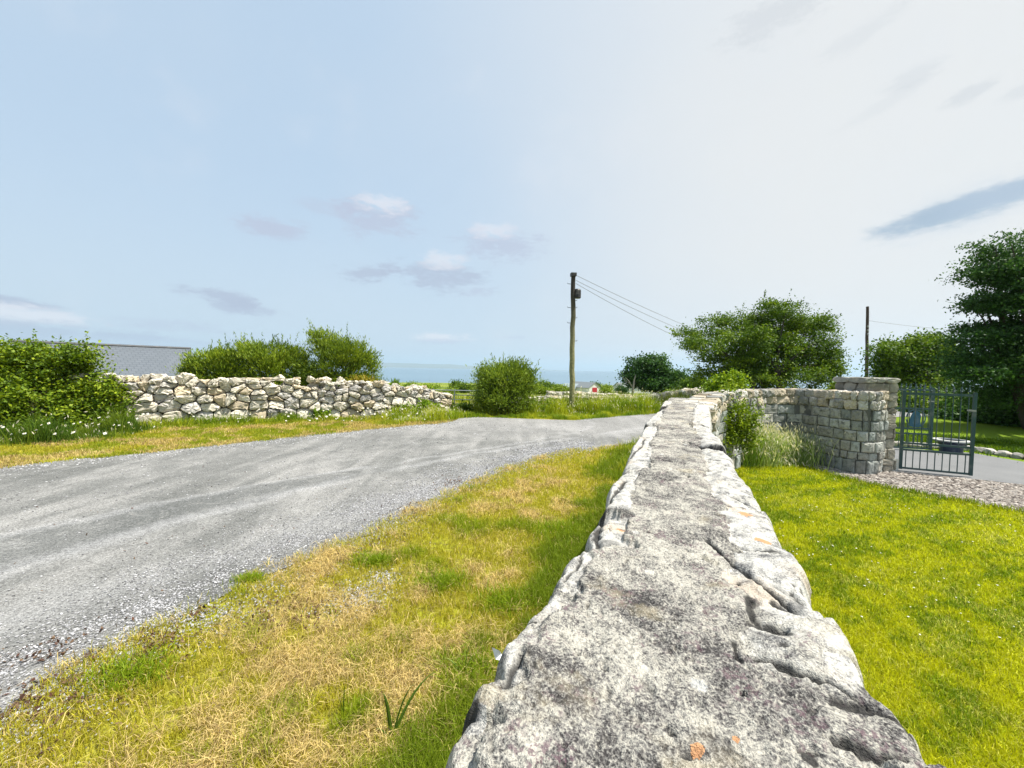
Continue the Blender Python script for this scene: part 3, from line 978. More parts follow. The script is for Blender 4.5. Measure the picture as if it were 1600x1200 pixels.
def smooth_path(P, n=120):
    P = np.asarray(P, float)
    L = np.r_[0, np.cumsum(np.linalg.norm(np.diff(P, axis=0), axis=1))]
    u = np.linspace(0, L[-1], n)
    Q = np.stack([np.interp(u, L, P[:, k]) for k in range(P.shape[1])], 1)
    for _ in range(6):
        Q[1:-1] = (Q[:-2] + 2 * Q[1:-1] + Q[2:]) / 4
    return Q


bp = smooth_path(fpath, 160)
bl = np.r_[0, np.cumsum(np.linalg.norm(np.diff(bp, axis=0), axis=1))]


def along(path, ln, s):
    p = np.array([np.interp(s, ln, path[:, 0]), np.interp(s, ln, path[:, 1])])
    a = np.array([np.interp(s - .06, ln, path[:, 0]), np.interp(s - .06, ln, path[:, 1])]); b = np.array([np.interp(s + .06, ln, path[:, 0]), np.interp(s + .06, ln, path[:, 1])])
    t = (b - a) / np.linalg.norm(b - a)
    return p, t


BW = empty('curved_wall', (bp[60][0], bp[60][1], 0), 'curved wall of squared grey blocks under rounded coping stones, facing the lawn', 'wall')
r_ = np.random.default_rng(5)
mb = MB()
courses = [0.0, 0.27, 0.41, 0.61, 0.81, 1.0, 1.2]
TH = 0.34


def toph(s): return 1.44 + 0.12 * s / bl[-1]


def bplace(side):
    def f(s, z, dep):
        x = np.interp(s, bl, bp[:, 0]); y = np.interp(s, bl, bp[:, 1])
        a_ = np.gradient(bp[:, 0]); b_ = np.gradient(bp[:, 1]); q_ = np.hypot(a_, b_)
        a_ = np.interp(s, bl, a_ / q_); b_ = np.interp(s, bl, b_ / q_)
        dd = (TH + dep) if side else -dep
        return np.c_[x - b_ * dd, y + a_ * dd, z]
    return f


def blockpos(mb, a, b, z0, z1, c):
    j = r_.normal(size=8) * .005
    poly = np.array([[a + j[0], z0 + j[1]], [b + j[2], z0 + j[3]], [b + j[4], z1 + j[5]], [a + j[6], z1 + j[7]]])
    for side in (0, 1): prism(mb, poly, bplace(side), TH, r_, c, .007, .018, False, .03, .004)


for k in range(6):
    s = -0.1 + r_.uniform(0, .2)
    while s < bl[-1]:
        wd = r_.uniform(0.24, 0.44) if s < bl[-1] * .8 else r_.uniform(.13, .22); e = min(s + wd, bl[-1])
        if e - s > 0.05:
            c, t = along(bp, bl, (max(s, 0) + e) / 2); n = np.array([-t[1], t[0]])
            z0, z1 = courses[k], courses[k + 1]
            wb = r_.uniform(0.0, 1)
            colr = np.array([0.34, 0.345, 0.315]) * r_.uniform(0.6, 1.3) * np.array([1 + .15 * (wb - .5), 1, 1 - .1 * (wb - .5)])
            ctr = c + n * TH / 2 + n * r_.uniform(-.008, .008)
            blockpos(mb, max(s, 0), e, z0, z1, colr)
        s = e
    # mortar core
mb.build('block_courses', M_BLOCK, BW)
mb = MB()
n_ = np.array([along(bp, bl, s)[1] for s in bl]); nn = np.c_[-n_[:, 1], n_[:, 0]]
for a in range(0, len(bp) - 4, 4):
    b = a + 4
    c = (bp[a] + bp[b]) / 2 + nn[a] * TH / 2; t = bp[b] - bp[a]
    mb.box((c[0], c[1], 0.66), (np.linalg.norm(t) * 1.02, TH - 0.05, 1.36), math.atan2(t[1], t[0]), (0.12, 0.12, 0.11))
mb.build('mortar_core', M_BLOCK, BW)
mb = MB()
for row in range(2):
    s = 0.03
    while s < bl[-1] - 0.05:
        wd = (r_.uniform(0.13, 0.27) if row else r_.uniform(0.16, 0.34)) * (1.15 if s < bl[-1] * .8 else .7); e = min(s + wd, bl[-1])
        c, t = along(bp, bl, (s + e) / 2); n = np.array([-t[1], t[0]])
        H = toph(s) - 1.2
        z0, z1 = (1.2, 1.2 + H * .55) if row == 0 else (1.2 + H * .5, 1.2 + H)
        for back in (0, 1):
            pale = r_.random()
            base = np.array([0.42, 0.36, 0.27]) if pale > .6 else (np.array([0.27, 0.27, 0.255]) if pale < .35 else np.array([0.46, 0.44, 0.40]))
            jj = r_.normal(size=12) * .011
            poly = np.array([[s + jj[0], z0 + jj[1]], [(s + e) / 2 + jj[2], z0 - abs(jj[3]) * .5], [e + jj[4], z0 + jj[5]], [e + jj[6] + .006, (z0 + z1) / 2], [e + jj[6], z1 + jj[7]], [(s + e) / 2 + jj[8], z1 + abs(jj[9]) * .8], [s + jj[10], z1 + jj[11]]])
            prism(mb, poly, bplace(back), TH, r_, base * r_.uniform(.75, 1.2), .006, .03, True, .12, .006)
        s = e
mb.build('coping_stones', M_FIELD, BW)

# ------------------------------------------------------------------ gate pier of stacked stone
px0, px1, py0, py1 = 6.72, 7.32, 7.52, 8.25
PR = empty('gate_pier', ((px0 + px1) / 2, (py0 + py1) / 2, 0), 'tall rough stone gate pier behind the end of the curved wall', 'gate pier')
mb = MB(); mb.box(((px0 + px1) / 2, (py0 + py1) / 2, 0.85), (px1 - px0 - .16, py1 - py0 - .16, 1.7), 0, (0.07, 0.068, 0.06)); mb.build('core', M_BLOCK, PR)
mb = MB()
z = 0.0
while z < 1.66:
    h = r_.uniform(0.09, 0.2); h = min(h, 1.7 - z)
    for face in range(4):
        a, b, fixed, ax = [(px0, px1, py0, 0), (py0, py1, px1, 1), (px0, px1, py1, 0), (py0, py1, px0, 1)][face]
        s = a
        while s < b - 0.03:
            e = min(b, s + r_.uniform(0.16, 0.42))
            cc = (s + e) / 2
            ins = 0.1 if face in (0, 3) else -0.1
            pos = (cc, fixed + ins, z + h / 2) if ax == 0 else (fixed + ins, cc, z + h / 2)
            tx = (1, 0, 0) if ax == 0 else (0, 1, 0)
            colr = np.array([0.23, 0.215, 0.18]) * r_.uniform(.6, 1.3)
            rock(mb, pos, (e - s - .01, 0.22 + r_.uniform(-.02, .03), h * 1.0), r_, 3, 0.95, 6, (1.05, 1.4), 0.02, tx, colr, 0.03)
            s = e
    z += h
mb.build('stacked_stones', M_FIELD, PR)
mb = MB()
for (a, b) in ((px0 - .05, 6.9), (6.9, 7.08), (7.08, px1 + .04)):
    for (c, d) in ((py0 - .04, 7.9), (7.9, py1 + .04)):
        rock(mb, ((a + b) / 2, (c + d) / 2, 1.755), (b - a - .01, d - c - .01, 0.11), r_, 2, 0.9, 4, (1.1, 1.4), 0.03, (1, 0, 0), np.array([.27, .27, .24]) * r_.uniform(.8, 1.2), 0.02)
mb.build('cap_stones', M_FIELD, PR)

# small pale block with a dark hollow at the foot of the pier
bx = gp(1391, 735); K = empty('hollow_block', (bx[0], bx[1], 0), 'small cream concrete block with a dark hollow at the foot of the gate pier', 'block')
mb = MB(); c = (0.62, 0.60, 0.52)
mb.box((bx[0] + .055, bx[1], .12), (.05, .16, .24), 0, c); mb.box((bx[0] - .075, bx[1], .12), (.03, .16, .24), 0, c)
mb.box((bx[0] - .015, bx[1], .225), (.09, .16, .03), 0, c); mb.box((bx[0] - .015, bx[1], .015), (.09, .16, .03), 0, c)
mb.build('shell', M_PAINT, K)
MB().box((bx[0] - .015, bx[1] + .06, .12), (.09, .03, .178), 0, (0.03, 0.03, 0.03)).build('backing', M_PAINT, K)

# ------------------------------------------------------------------ metal gates
TEAL = (0.025, 0.068, 0.072)


def bar_gate(name, a, b, label, panel=False, dark=1.0, mid=False):
    a = np.array(a); b = np.array(b); L = np.linalg.norm(b - a); t = (b - a) / L; rz = math.atan2(t[1], t[0])
    g = empty(name, (a[0], a[1], 0), label, 'gate', 'blue iron gates of the driveway')
    tc_ = tuple(np.array(TEAL) * dark)
    def P(s, z): q = a + t * s; return (q[0], q[1], z)
    for s in (0.03, L - 0.025):
        MB().box(P(s, 0.81), (0.044, 0.044, 1.52), rz, tc_).build('stile', M_METAL, g)
    zs = [0.075, 0.43, 0.56, 1.515] + ([1.05] if mid else [])
    for z in zs:
        MB().box(P(L / 2, z), (L - 0.11, 0.03, 0.035 if z < 1.4 else 0.045), rz, tc_).build('rail', M_METAL, g)
    nb = max(4, int(round(L / 0.098)))
    for k in range(1, nb):
        s = L * k / nb
        m = MB()
        m.tube([P(s, 0.08), P(s, 0.44)], 0.008, 6, tc_)
        m.tube([P(s, 0.56), P(s, 1.5)], 0.008, 6, tc_)
        m.build('bar', M_METAL, g)
        f = MB(); c = P(s, 1.53)
        f.lathe((c[0], c[1], c[2]), [(0.006, 0), (0.008, 0.03), (0.02, 0.045), (0.02, 0.055), (0.008, 0.07), (0.016, 0.09), (0.001, 0.15)], 8, tc_)
        f.build('finial', M_METAL, g)
    MB().box(P(L - .06, 1.24), (0.10, 0.05, 0.03), rz, (0.35, 0.35, 0.33)).build('latch', M_METAL, g)
    if panel:
        cs = L - 0.36; c = P(cs, 0.81); nrm = np.array([-t[1], t[0]])
        m = MB(); th = np.linspace(0, 2 * math.pi, 33)
        ring = np.array([[c[0] + t[0] * .2 * math.cos(x), c[1] + t[1] * .2 * math.cos(x), c[2] + .21 * math.sin(x)] for x in th])
        m.tube(ring, 0.012, 6, (0.05, 0.13, 0.19), cap=False); m.build('ring', M_METAL, g)
        m = MB()
        outl = [(0.0, .2), (.07, .15), (.1, .06), (.09, -.08), (.12, -.2), (-.12, -.2), (-.13, -.05), (-.09, .08), (-.05, .16)]
        V = []
        for off in (-0.012, 0.012):
            V += [(c[0] + t[0] * x + nrm[0] * off, c[1] + t[1] * x + nrm[1] * off, c[2] + y) for x, y in outl]
        n = len(outl); V = np.array(V)
        m.add(np.vstack([V[:n], V[:n].mean(0)]), [[j, (j + 1) % n, n] for j in range(n)], (0.025, 0.11, 0.17))
        m.add(np.vstack([V[n:], V[n:].mean(0)]), [[j, (j + 1) % n, n] for j in range(n)], (0.025, 0.11, 0.17))
        m.add(V, [[j, (j + 1) % n, n + (j + 1) % n, n + j] for j in range(n)], (0.025, 0.11, 0.17))
        m.build('emblem', M_METAL, g)
    return g


ga = gp(1403, 736); gb = gp(1519, 747.5)
bar_gate('iron_gate', ga[:2], gb[:2], 'nearer blue-grey iron bar gate leaf standing open beside the stone pier')
ge = gp(1455, 706); gd = ge[:2] + np.array([-1.75, 0.35])
bar_gate('iron_gate', gd, ge[:2], 'farther blue iron gate leaf with a round blue emblem, seen through the nearer leaf', panel=True, mid=True, dark=1.15)

# planter beyond the drive
pl = gp(1486, 708)
K = empty('planter_bowl', (pl[0], pl[1], 0), 'dark blue wide planter bowl with a pale rim, across the driveway behind the gate', 'planter')
MB().lathe((pl[0], pl[1], 0), [(0.0, 0.0), (0.17, 0.0), (0.2, 0.04), (0.2, 0.16), (0.25, 0.26), (0.28, 0.29), (0.25, 0.29), (0.2, 0.24), (0.0, 0.22)], 24, (0.02, 0.035, 0.07)).build('bowl', M_METAL, K)
MB().lathe((pl[0], pl[1], 0), [(0.255, 0.292), (0.32, 0.295), (0.325, 0.325), (0.25, 0.33), (0.245, 0.3)], 24, (0.55, 0.55, 0.52)).build('rim', M_PAINT, K)

# kerb of stones beyond the drive
mb = MB()
dfp = np.array([gp(a, b)[:2] for a, b in [(1392, 697), (1450, 701), (1520, 705), (1600, 718), (1760, 737)]])
dl = np.r_[0, np.cumsum(np.linalg.norm(np.diff(dfp, axis=0), axis=1))]
s = 0
while s < dl[-1]:
    e = s + r_.uniform(.12, .3)
    c, t = along(dfp, dl, (s + e) / 2)
    rock(mb, (c[0], c[1] + .1, .05), (e - s, .24, .16), r_, 2, .6, 6, (.8, 1.1), .03, t, np.array([.42, .40, .37]) * r_.uniform(.6, 1.1), .1)
    s = e
mb.build('stone_kerb', M_FIELD, None, label='low edging of pale stones along the far side of the driveway', cat='edging')

# ------------------------------------------------------------------ left dry stone wall and the low wall by the pole
def rubble_wall(name, label, base, tops, thick, rows, wr, group=None, seed=3, sub=2, pal=None, loc=None):
    r = np.random.default_rng(seed)
    base = np.asarray(base, float); L = np.r_[0, np.cumsum(np.linalg.norm(np.diff(base, axis=0), axis=1))]
    dense = np.linspace(0, L[-1], 200)
    bx_ = np.interp(dense, L, base[:, 0]); by_ = np.interp(dense, L, base[:, 1])
    tx_ = np.gradient(bx_); ty_ = np.gradient(by_); tn = np.hypot(tx_, ty_); tx_ /= tn; ty_ /= tn
    bz_ = terrain(bx_, by_)
    def th(s): return np.interp(s, L, tops)
    def placer(side):
        def place(s, z, dep):
            x, y, a_, b_, h_ = [np.interp(s, dense, v) for v in (bx_, by_, tx_, ty_, bz_)]
            x = x + (s - np.clip(s, 0, L[-1])) * a_; y = y + (s - np.clip(s, 0, L[-1])) * b_
            dd = (thick - (-dep)) if side else -dep          # distance behind the front face
            dd = np.where(side, thick + dep, -dep)
            return np.c_[x - b_ * dd, y + a_ * dd, h_ + z]
        return place
    mb = MB(); core = MB(); AN = .72
    for side in (0, 1):
        seeds = []
        frac = np.cumsum([0] + rows); frac = frac / frac[-1]
        for k in range(len(rows)):
            s = r.uniform(-.1, .2)
            while s < L[-1]:
                wd = r.uniform(*wr) * (1.35 - .75 * k / len(rows))
                H = th(s) * (1 + .05 * r.normal())
                if r.random() < .1 and k: s += wd; continue
                seeds.append([s * AN, H * (frac[k] + frac[k + 1]) / 2 + r.normal() * .045 * (k > 0)])
                s += wd
        seeds = np.array(seeds)
        H = th(seeds[:, 0] / AN)
        g1 = seeds[seeds[:, 1] < H * .45] * [1, -1]
        topm = seeds[:, 1] > H * .6
        g2 = np.c_[seeds[topm, 0], 2 * H[topm] * (1 + .04 * r.normal(size=topm.sum())) - seeds[topm, 1]]
        g3 = np.array([[-.35, z] for z in np.linspace(0, 2, 9)] + [[L[-1] * AN + .35, z] for z in np.linspace(0, 2, 9)])
        allp = np.vstack([seeds, g1, g2, g3])
        pl = placer(side)
        for i_ in range(len(seeds)):
            p = seeds[i_]; dd = np.linalg.norm(allp - p, axis=1)
            nb = np.argsort(dd)[1:24]
            poly = p + np.array([[-.7, -.7], [.7, -.7], [.7, .7], [-.7, .7]])
            for j in nb:
                poly = clip_half(poly, p, allp[j])
                if len(poly) < 3: break
            if len(poly) < 3: continue
            ext = poly.max(0) - poly.min(0)
            if poly[:, 1].max() > H[i_] * 1.14 or ext[1] > .6 or ext[0] > .7: continue
            poly = poly / [AN, 1]
            pale = r.random()
            cc = np.array([0.66, 0.61, 0.51]) if pale < .6 else (np.array([0.58, 0.49, 0.35]) if pale < .8 else np.array([0.48, 0.455, 0.42]))
            prism(mb, poly, pl, thick, r, cc * r.uniform(.75, 1.15), .013, r.uniform(.04, .10), True, .22, .014)
    for a, b in zip(dense[:-1:4], dense[4::4]):
        c, t = along(base, L, (a + b) / 2); n = np.array([-t[1], t[0]]); H = th((a + b) / 2)
        c = c + n * thick * .5
        core.box((c[0], c[1], float(terrain(c[0], c[1])) + H * .42), ((b - a) * 1.05, thick * .7, H * .8), math.atan2(t[1], t[0]), (.05, .047, .04))
    o = empty(name, (base[0][0], base[0][1], 0), label, 'wall')
    mb.build('stones', M_FIELD, o); core.build('core', M_FIELD, o)
    return o


lw = [gp(-120, 664)[:2], gp(0, 667)[:2], gp(170, 667)[:2], gp(330, 660)[:2], gp(480, 655)[:2], gp(600, 652)[:2], gp(660, 648)[:2], gp(700, 646)[:2]]
rubble_wall('dry_stone_wall', 'long wall of pale round field stones across the road, in front of the hedge and slate roof', lw, [1.1, 1.2, 1.5, 1.42, 1.33, 1.24, 1.08, 0.8], 0.5, [1.7, 1.2, 1.0, .85, .75, .6], (.2, .56), seed=7, sub=2)
rw = [dp(770, 600, 18.2)[:2], dp(870, 600, 18.6)[:2], dp(940, 600, 19)[:2], dp(1005, 600, 19.5)[:2], dp(1060, 600, 21)[:2], dp(1120, 600, 24)[:2]]
rubble_wall('dry_stone_wall', 'low tumbled field stone wall in long grass beyond the wooden pole', rw, [.4, .62, .62, .6, .8, 1.1], 0.5, [1.3, 1, 1], (.28, .5), seed=9)
r3 = [dp(862, 600, 24)[:2], dp(905, 600, 24.5)[:2], dp(985, 600, 26)[:2]]
rubble_wall('dry_stone_wall', 'short grey field wall in the field behind the tumbled wall', r3, [.6, .65, .5], 0.45, [1.3, 1, 1], (.28, .5), seed=19)


# ------------------------------------------------------------------ foliage
def leaf_mesh(P, L, W, C, up=0.4, dirs=None, r=rng):
    n = len(P)
    d = r.normal(size=(n, 3)) if dirs is None else dirs + r.normal(size=(n, 3)) * .35
    d /= np.linalg.norm(d, axis=1, keepdims=True)
    nr = r.normal(size=(n, 3)); nr[:, 2] += up * 2.5; nr /= np.linalg.norm(nr, axis=1, keepdims=True)
    s = np.cross(d, nr); s /= np.linalg.norm(s, axis=1, keepdims=True) + 1e-9
    nr = np.cross(s, d)
    L = np.broadcast_to(L, (n,))[:, None]; W = np.broadcast_to(W, (n,))[:, None]
    b = P - d * L * .5; tip = P + d * L * .5; m = P - nr * L * .08
    V = np.stack([b, m + s * W / 2 + nr * L * .1, tip, m - s * W / 2 + nr * L * .1], 1).reshape(-1, 3)
    i = np.arange(n)[:, None] * 4
    F = np.concatenate([i + [0, 1, 2], i + [0, 2, 3]], 0)
    return V, F, np.repeat(C, 4, axis=0)


def lobe_points(r, lobes, n):
    """cluster centres in ellipsoids (c, radii, weight), leaning to the surface"""
    wts = np.array([l[2] for l in lobes], float); wts /= wts.sum()
    idx = r.choice(len(lobes), n, p=wts)
    d = r.normal(size=(n, 3)); d /= np.linalg.norm(d, axis=1, keepdims=True)
    k = r.random(n) ** 0.45
    C = np.array([l[0] for l in lobes]); Rr = np.array([l[1] for l in lobes])
    return C[idx] + d * k[:, None] * Rr[idx]


def pxl(lst, Y, dr=0.85):
    """lobes measured in the photo: (x, y, rx, ry[, dY]) -> world ellipsoids at distance Y"""
    out = []
    for l in lst:
        yy = Y + (l[4] if len(l) > 4 else 0)
        c = dp(l[0], l[1], yy); k = yy / FPX
        out.append((c, (l[2] * k, max(l[2], l[3]) * k * dr, l[3] * k), l[2] * l[3]))
    return out


def plant(name, label, cat, base, lobes, ncl, nleaf, sig, L, W, cols, seed=1, group=None, trunk=0.15, fork=0.35, stems=1, shoot=0.0, flat=.65, up=.4, bark=(0.10, 0.085, 0.065), updir=0.0, trunk_label=None, parts=True):
    r = np.random.default_rng(seed)
    base = np.array([base[0], base[1], float(terrain(base[0], base[1])) if len(base) < 3 else base[2]])
    e = empty(name, base, label, cat, group)
    C = lobe_points(r, lobes, ncl)
    C[:, 2] = np.maximum(C[:, 2], base[2] + 0.08)
    zmin, zmax = C[:, 2].min(), C[:, 2].max()
    H = zmax - base[2]
    ctr = np.average(np.array([l[0] for l in lobes]), axis=0, weights=[l[2] for l in lobes])
    mb = MB()
    forks = []
    for k in range(stems):
        o = r.normal(size=2) * (0.0 if stems == 1 else trunk * 4)
        f = np.array([base[0] + o[0] + (ctr[0] - base[0]) * .5, base[1] + o[1] + (ctr[1] - base[1]) * .5, base[2] + H * fork * r.uniform(.85, 1.15)])
        b0 = np.array([base[0] + o[0] * .4, base[1] + o[1] * .4, base[2] - .1])
        tpath = np.array([b0, b0 + (f - b0) * .35 + np.r_[r.normal(size=2) * H * .01, 0], b0 + (f - b0) * .7 + np.r_[r.normal(size=2) * H * .015, 0], f])
        mb.tube(tpath, np.array([1.25, 1.0, .85, .7]) * trunk, 8, bark); forks.append(f)
    forks = np.array(forks)
    nl = min(ncl, 46)
    for k in range(nl):
        c = C[k]; f = forks[np.argmin(np.linalg.norm(forks - c, axis=1) + r.random(len(forks)) * .3)]
        m = (f + c) / 2 + np.array([0, 0, H * .06]) + r.normal(size=3) * H * .02
        tt = np.linspace(0, 1, 5)[:, None]
        pth = f * (1 - tt) ** 2 + 2 * m * tt * (1 - tt) + c * tt ** 2
        mb.tube(pth, np.linspace(trunk * .42, trunk * .06, 5), 5, bark, cap=False)
    mb.build('trunk', M_BARK, e)
    n = ncl * nleaf
    cid = np.repeat(np.arange(ncl), nleaf)
    size = r.uniform(.6, 1.3, ncl)
    off = r.normal(size=(n, 3)) * sig * size[cid][:, None] * [1, 1, flat]
    P = C[cid] + off
    outw = P - ctr; outw /= np.linalg.norm(outw, axis=1, keepdims=True) + 1e-9
    dirs = None
    if updir: dirs = outw * .6 + np.array([0, 0, updir])
    # arching shoots beyond the outline
    if shoot > 0:
        ns = int(ncl * .5); sid = r.choice(ncl, ns)
        PP = []
        for k in sid:
            d = C[k] - ctr; d /= np.linalg.norm(d) + 1e-9; d = d * .7 + np.array([0, 0, .9]) + r.normal(size=3) * .25; d /= np.linalg.norm(d)
            Ls = shoot * r.uniform(.4, 1.2); q = np.linspace(0, 1, 16)[:, None]
            PP.append(C[k] + d * Ls * q + np.array([0, 0, -0.1 * Ls]) * q ** 2 + r.normal(size=(16, 3)) * .02)
        PP = np.vstack(PP)
        P = np.vstack([P, PP]); cid = np.r_[cid, np.repeat(sid, 16)]
        if dirs is not None: dirs = np.vstack([dirs, np.tile([0, 0, 1.0], (len(PP), 1))])
    ok = P[:, 2] > base[2] + .02
    P = P[ok]; cid = cid[ok]; dirs = dirs[ok] if dirs is not None else None
    ca, cb, cc = [np.array(c) for c in cols]      # dark, mid, bright leaf colours
    hue = r.random(ncl)[cid]; q = np.clip(.5 * hue + .5 * r.random(len(P)), 0, 1)[:, None]
    # young pale leaves grow at the shoot tips on the outside of the crown
    q = np.clip(q, 0, 1)
    Cc = np.where(q < .5, ca + (cb - ca) * q * 2, cb + (cc - cb) * (q - .5) * 2) * r.uniform(.8, 1.2, (len(P), 1))
    sz = r.uniform(.65, 1.25, len(P))
    V, F, CC = leaf_mesh(P, L * sz, W * sz, Cc, up, dirs, r)
    mk('crown', V, F, M_LEAF, CC, e)
    return e


DK = ((0.03, 0.07, 0.006), (0.08, 0.15, 0.010), (0.23, 0.32, 0.015))
MD = ((0.06, 0.11, 0.006), (0.17, 0.25, 0.010), (0.34, 0.42, 0.018))
BR = ((0.06, 0.13, 0.004), (0.18, 0.29, 0.008), (0.42, 0.50, 0.015))
VD = ((0.02, 0.06, 0.014), (0.045, 0.11, 0.024), (0.10, 0.20, 0.04))

# trees on the right
plant('broadleaf_tree', 'spreading open-crowned green tree standing behind the curved wall', 'tree', dp(1215, 610, 20)[:2],
      pxl([(1085, 524, 30, 10), (1112, 540, 42, 14, -1), (1140, 500, 42, 16, .5), (1160, 530, 45, 20, -1), (1215, 492, 42, 24), (1190, 520, 50, 25, 1), (1265, 512, 38, 22, .5), (1288, 545, 28, 26), (1230, 550, 70, 34), (1285, 580, 26, 24, -.5), (1150, 570, 50, 26), (1120, 590, 40, 16, 1), (1200, 590, 80, 22, 0), (1100, 560, 26, 8)], 20),
      520, 140, 0.23, 0.115, 0.06, DK, seed=3, group='trees round the garden', trunk=.16, fork=.32, stems=4, shoot=.7, flat=.55)
plant('round_tree', 'very dark dense rounded tree beyond the road end', 'tree', dp(1022, 612, 44)[:2],
      pxl([(1000, 575, 22, 18), (1020, 572, 30, 17), (1045, 590, 22, 20), (1010, 595, 32, 16), (1035, 596, 30, 16), (990, 588, 14, 12)], 44, .9),
      240, 100, 0.42, 0.26, 0.17, VD, seed=4, group='trees round the garden', trunk=.25, fork=.3)
plant('dark_shrub', 'small dark shrub between the round tree and the spreading tree', 'shrub', dp(1082, 612, 34)[:2],
      pxl([(1078, 600, 12, 9), (1092, 596, 14, 11), (1068, 606, 8, 5)], 34), 60, 60, .28, .18, .12, DK, seed=5, trunk=.05, stems=3)
plant('broadleaf_tree', 'middling dark green tree left of the tall tree, above the iron gates', 'tree', dp(1425, 640, 25)[:2],
      pxl([(1400, 560, 34, 28), (1435, 545, 34, 24), (1390, 590, 24, 20), (1440, 590, 42, 30), (1470, 570, 28, 30), (1378, 575, 12, 10), (1465, 540, 20, 20)], 25),
      260, 100, .30, .17, .10, DK, seed=6, group='trees round the garden', trunk=.16, fork=.3, stems=2)
plant('tall_tree', 'tall dark tree leaning in from the right edge above the lawn', 'tree', dp(1640, 690, 14)[:2],
      pxl([(1555, 385, 42, 12), (1545, 405, 40, 12, .5), (1560, 430, 50, 16), (1590, 420, 60, 26), (1590, 470, 60, 24), (1550, 510, 46, 14, .5), (1530, 535, 50, 16), (1600, 520, 70, 34), (1560, 570, 60, 22), (1620, 590, 80, 50), (1520, 585, 36, 16, -.5), (1560, 610, 60, 28, 1), (1680, 480, 60, 90), (1650, 400, 60, 50), (1760, 470, 90, 60, -3), (1740, 400, 60, 50, -3.5), (1570, 470, 46, 22), (1545, 485, 30, 12), (1590, 440, 46, 22), (1510, 560, 30, 14), (1590, 560, 60, 30)], 14),  # the two nearer lobes, out of view, are added to shade the grass strip
      900, 110, .26, .10, .058, VD, seed=7, group='trees round the garden', trunk=.17, fork=.3, stems=2, shoot=.4, flat=.35)
for k, (x, y, rx, ry, Yd) in enumerate([(1400, 640, 50, 32, 23), (1470, 645, 46, 38, 20), (1535, 650, 52, 42, 17), (1600, 645, 52, 48, 15.5), (1680, 640, 60, 56, 14.5)]):
    plant('hedge_shrub', ['deep green hedge shrub seen through the farther iron gate leaf', 'deep green hedge shrub behind the planter bowl', 'dark hedge shrub just right of the iron gates', 'dark hedge shrub at the right edge under the tall tree', 'dark hedge shrub under the far side of the tall tree'][k], 'shrub', dp(x, 680, Yd)[:2],
          pxl([(x, y, rx, ry), (x - rx * .4, y + ry * .3, rx * .6, ry * .7), (x + rx * .4, y + ry * .4, rx * .6, ry * .6)], Yd), 130, 80, .28, .15, .1, VD if k > 1 else DK, seed=20 + k, group='hedge shrubs beyond the driveway', trunk=.05, stems=4)
# shrub inside the corner of the wall
sb = gp(1140, 714)
plant('garden_shrub', 'leafy yellow-green shrub growing up the inner corner of the curved wall', 'shrub', sb[:2],
      pxl([(1136, 662, 20, 24), (1146, 640, 20, 14), (1130, 690, 16, 24), (1158, 672, 22, 18), (1142, 610, 10, 16), (1168, 655, 14, 14), (1165, 690, 18, 14)], 7.0, .7), 95, 50, .085, .05, .028, MD, seed=31, trunk=.02, stems=5, shoot=.35)
plant('garden_shrub', 'pale green bush showing above the wall top in front of the spreading tree', 'shrub', dp(1132, 620, 12)[:2],
      pxl([(1132, 600, 24, 13), (1145, 595, 14, 12), (1118, 606, 14, 8)], 12, .8), 90, 60, .12, .08, .05, BR, seed=32, trunk=.03, stems=4, shoot=.25)

# left side
plant('bramble_bush', 'big bright green bramble thicket sprawling over the left end of the stone wall', 'bush', gp(60, 682)[:2],
      pxl([(15, 575, 70, 36), (80, 580, 60, 36), (128, 612, 44, 34), (52, 630, 86, 40, -.3), (-50, 590, 70, 50), (160, 650, 34, 26, -.2), (20, 655, 60, 24, -.7), (100, 660, 60, 22, -.7), (120, 566, 34, 26), (40, 556, 60, 22), (-20, 640, 60, 40, -.5), (60, 672, 90, 12, -.8), (165, 620, 26, 24)], 11.2, .6),
      620, 110, .16, .09, .058, ((0.045, 0.09, 0.006), (0.13, 0.21, 0.010), (0.34, 0.40, 0.016)), seed=41, trunk=.012, fork=.2, stems=7, shoot=.5, flat=.7, up=.8)
WL = ((0.045, 0.09, 0.008), (0.16, 0.24, 0.016), (0.42, 0.50, 0.04))
for k, (lob, lab) in enumerate([
    ([(335, 566, 36, 22), (305, 575, 22, 18), (365, 568, 36, 26)], 'willowy hedge bush next to the slate roof'),
    ([(410, 560, 42, 26), (390, 548, 26, 14), (445, 565, 36, 26), (465, 562, 20, 18)], 'willowy hedge bush in the middle of the row behind the stone wall'),
    ([(520, 560, 36, 32), (503, 533, 24, 16), (545, 552, 34, 28), (568, 574, 24, 26), (480, 580, 26, 20), (530, 540, 20, 16)], 'tallest feathery hedge bush at the right end of the row behind the stone wall')]):
    cx = lob[0][0]
    plant('hedge_bush', lab, 'bush', dp(cx, 640, 16.3)[:2], pxl(lob + [(l[0] + 8, 600, l[2] * 1.1, 20) for l in lob], 16.3, .7), 310 + 70 * (k == 2), 90, .15, .13, .03, WL, seed=50 + k, group='willowy bushes behind the field wall', trunk=.03, stems=6, shoot=.7, updir=.7)
plant('hedge_bush', 'small yellowing bush at the foot of the tallest hedge bush, above the wall', 'bush', dp(575, 620, 15.6)[:2],
      pxl([(572, 598, 20, 9), (555, 600, 14, 8)], 15.6), 60, 50, .12, .08, .05, ((.2, .13, .01), (.3, .24, .02), (.2, .26, .02)), seed=57, trunk=.02, stems=3)
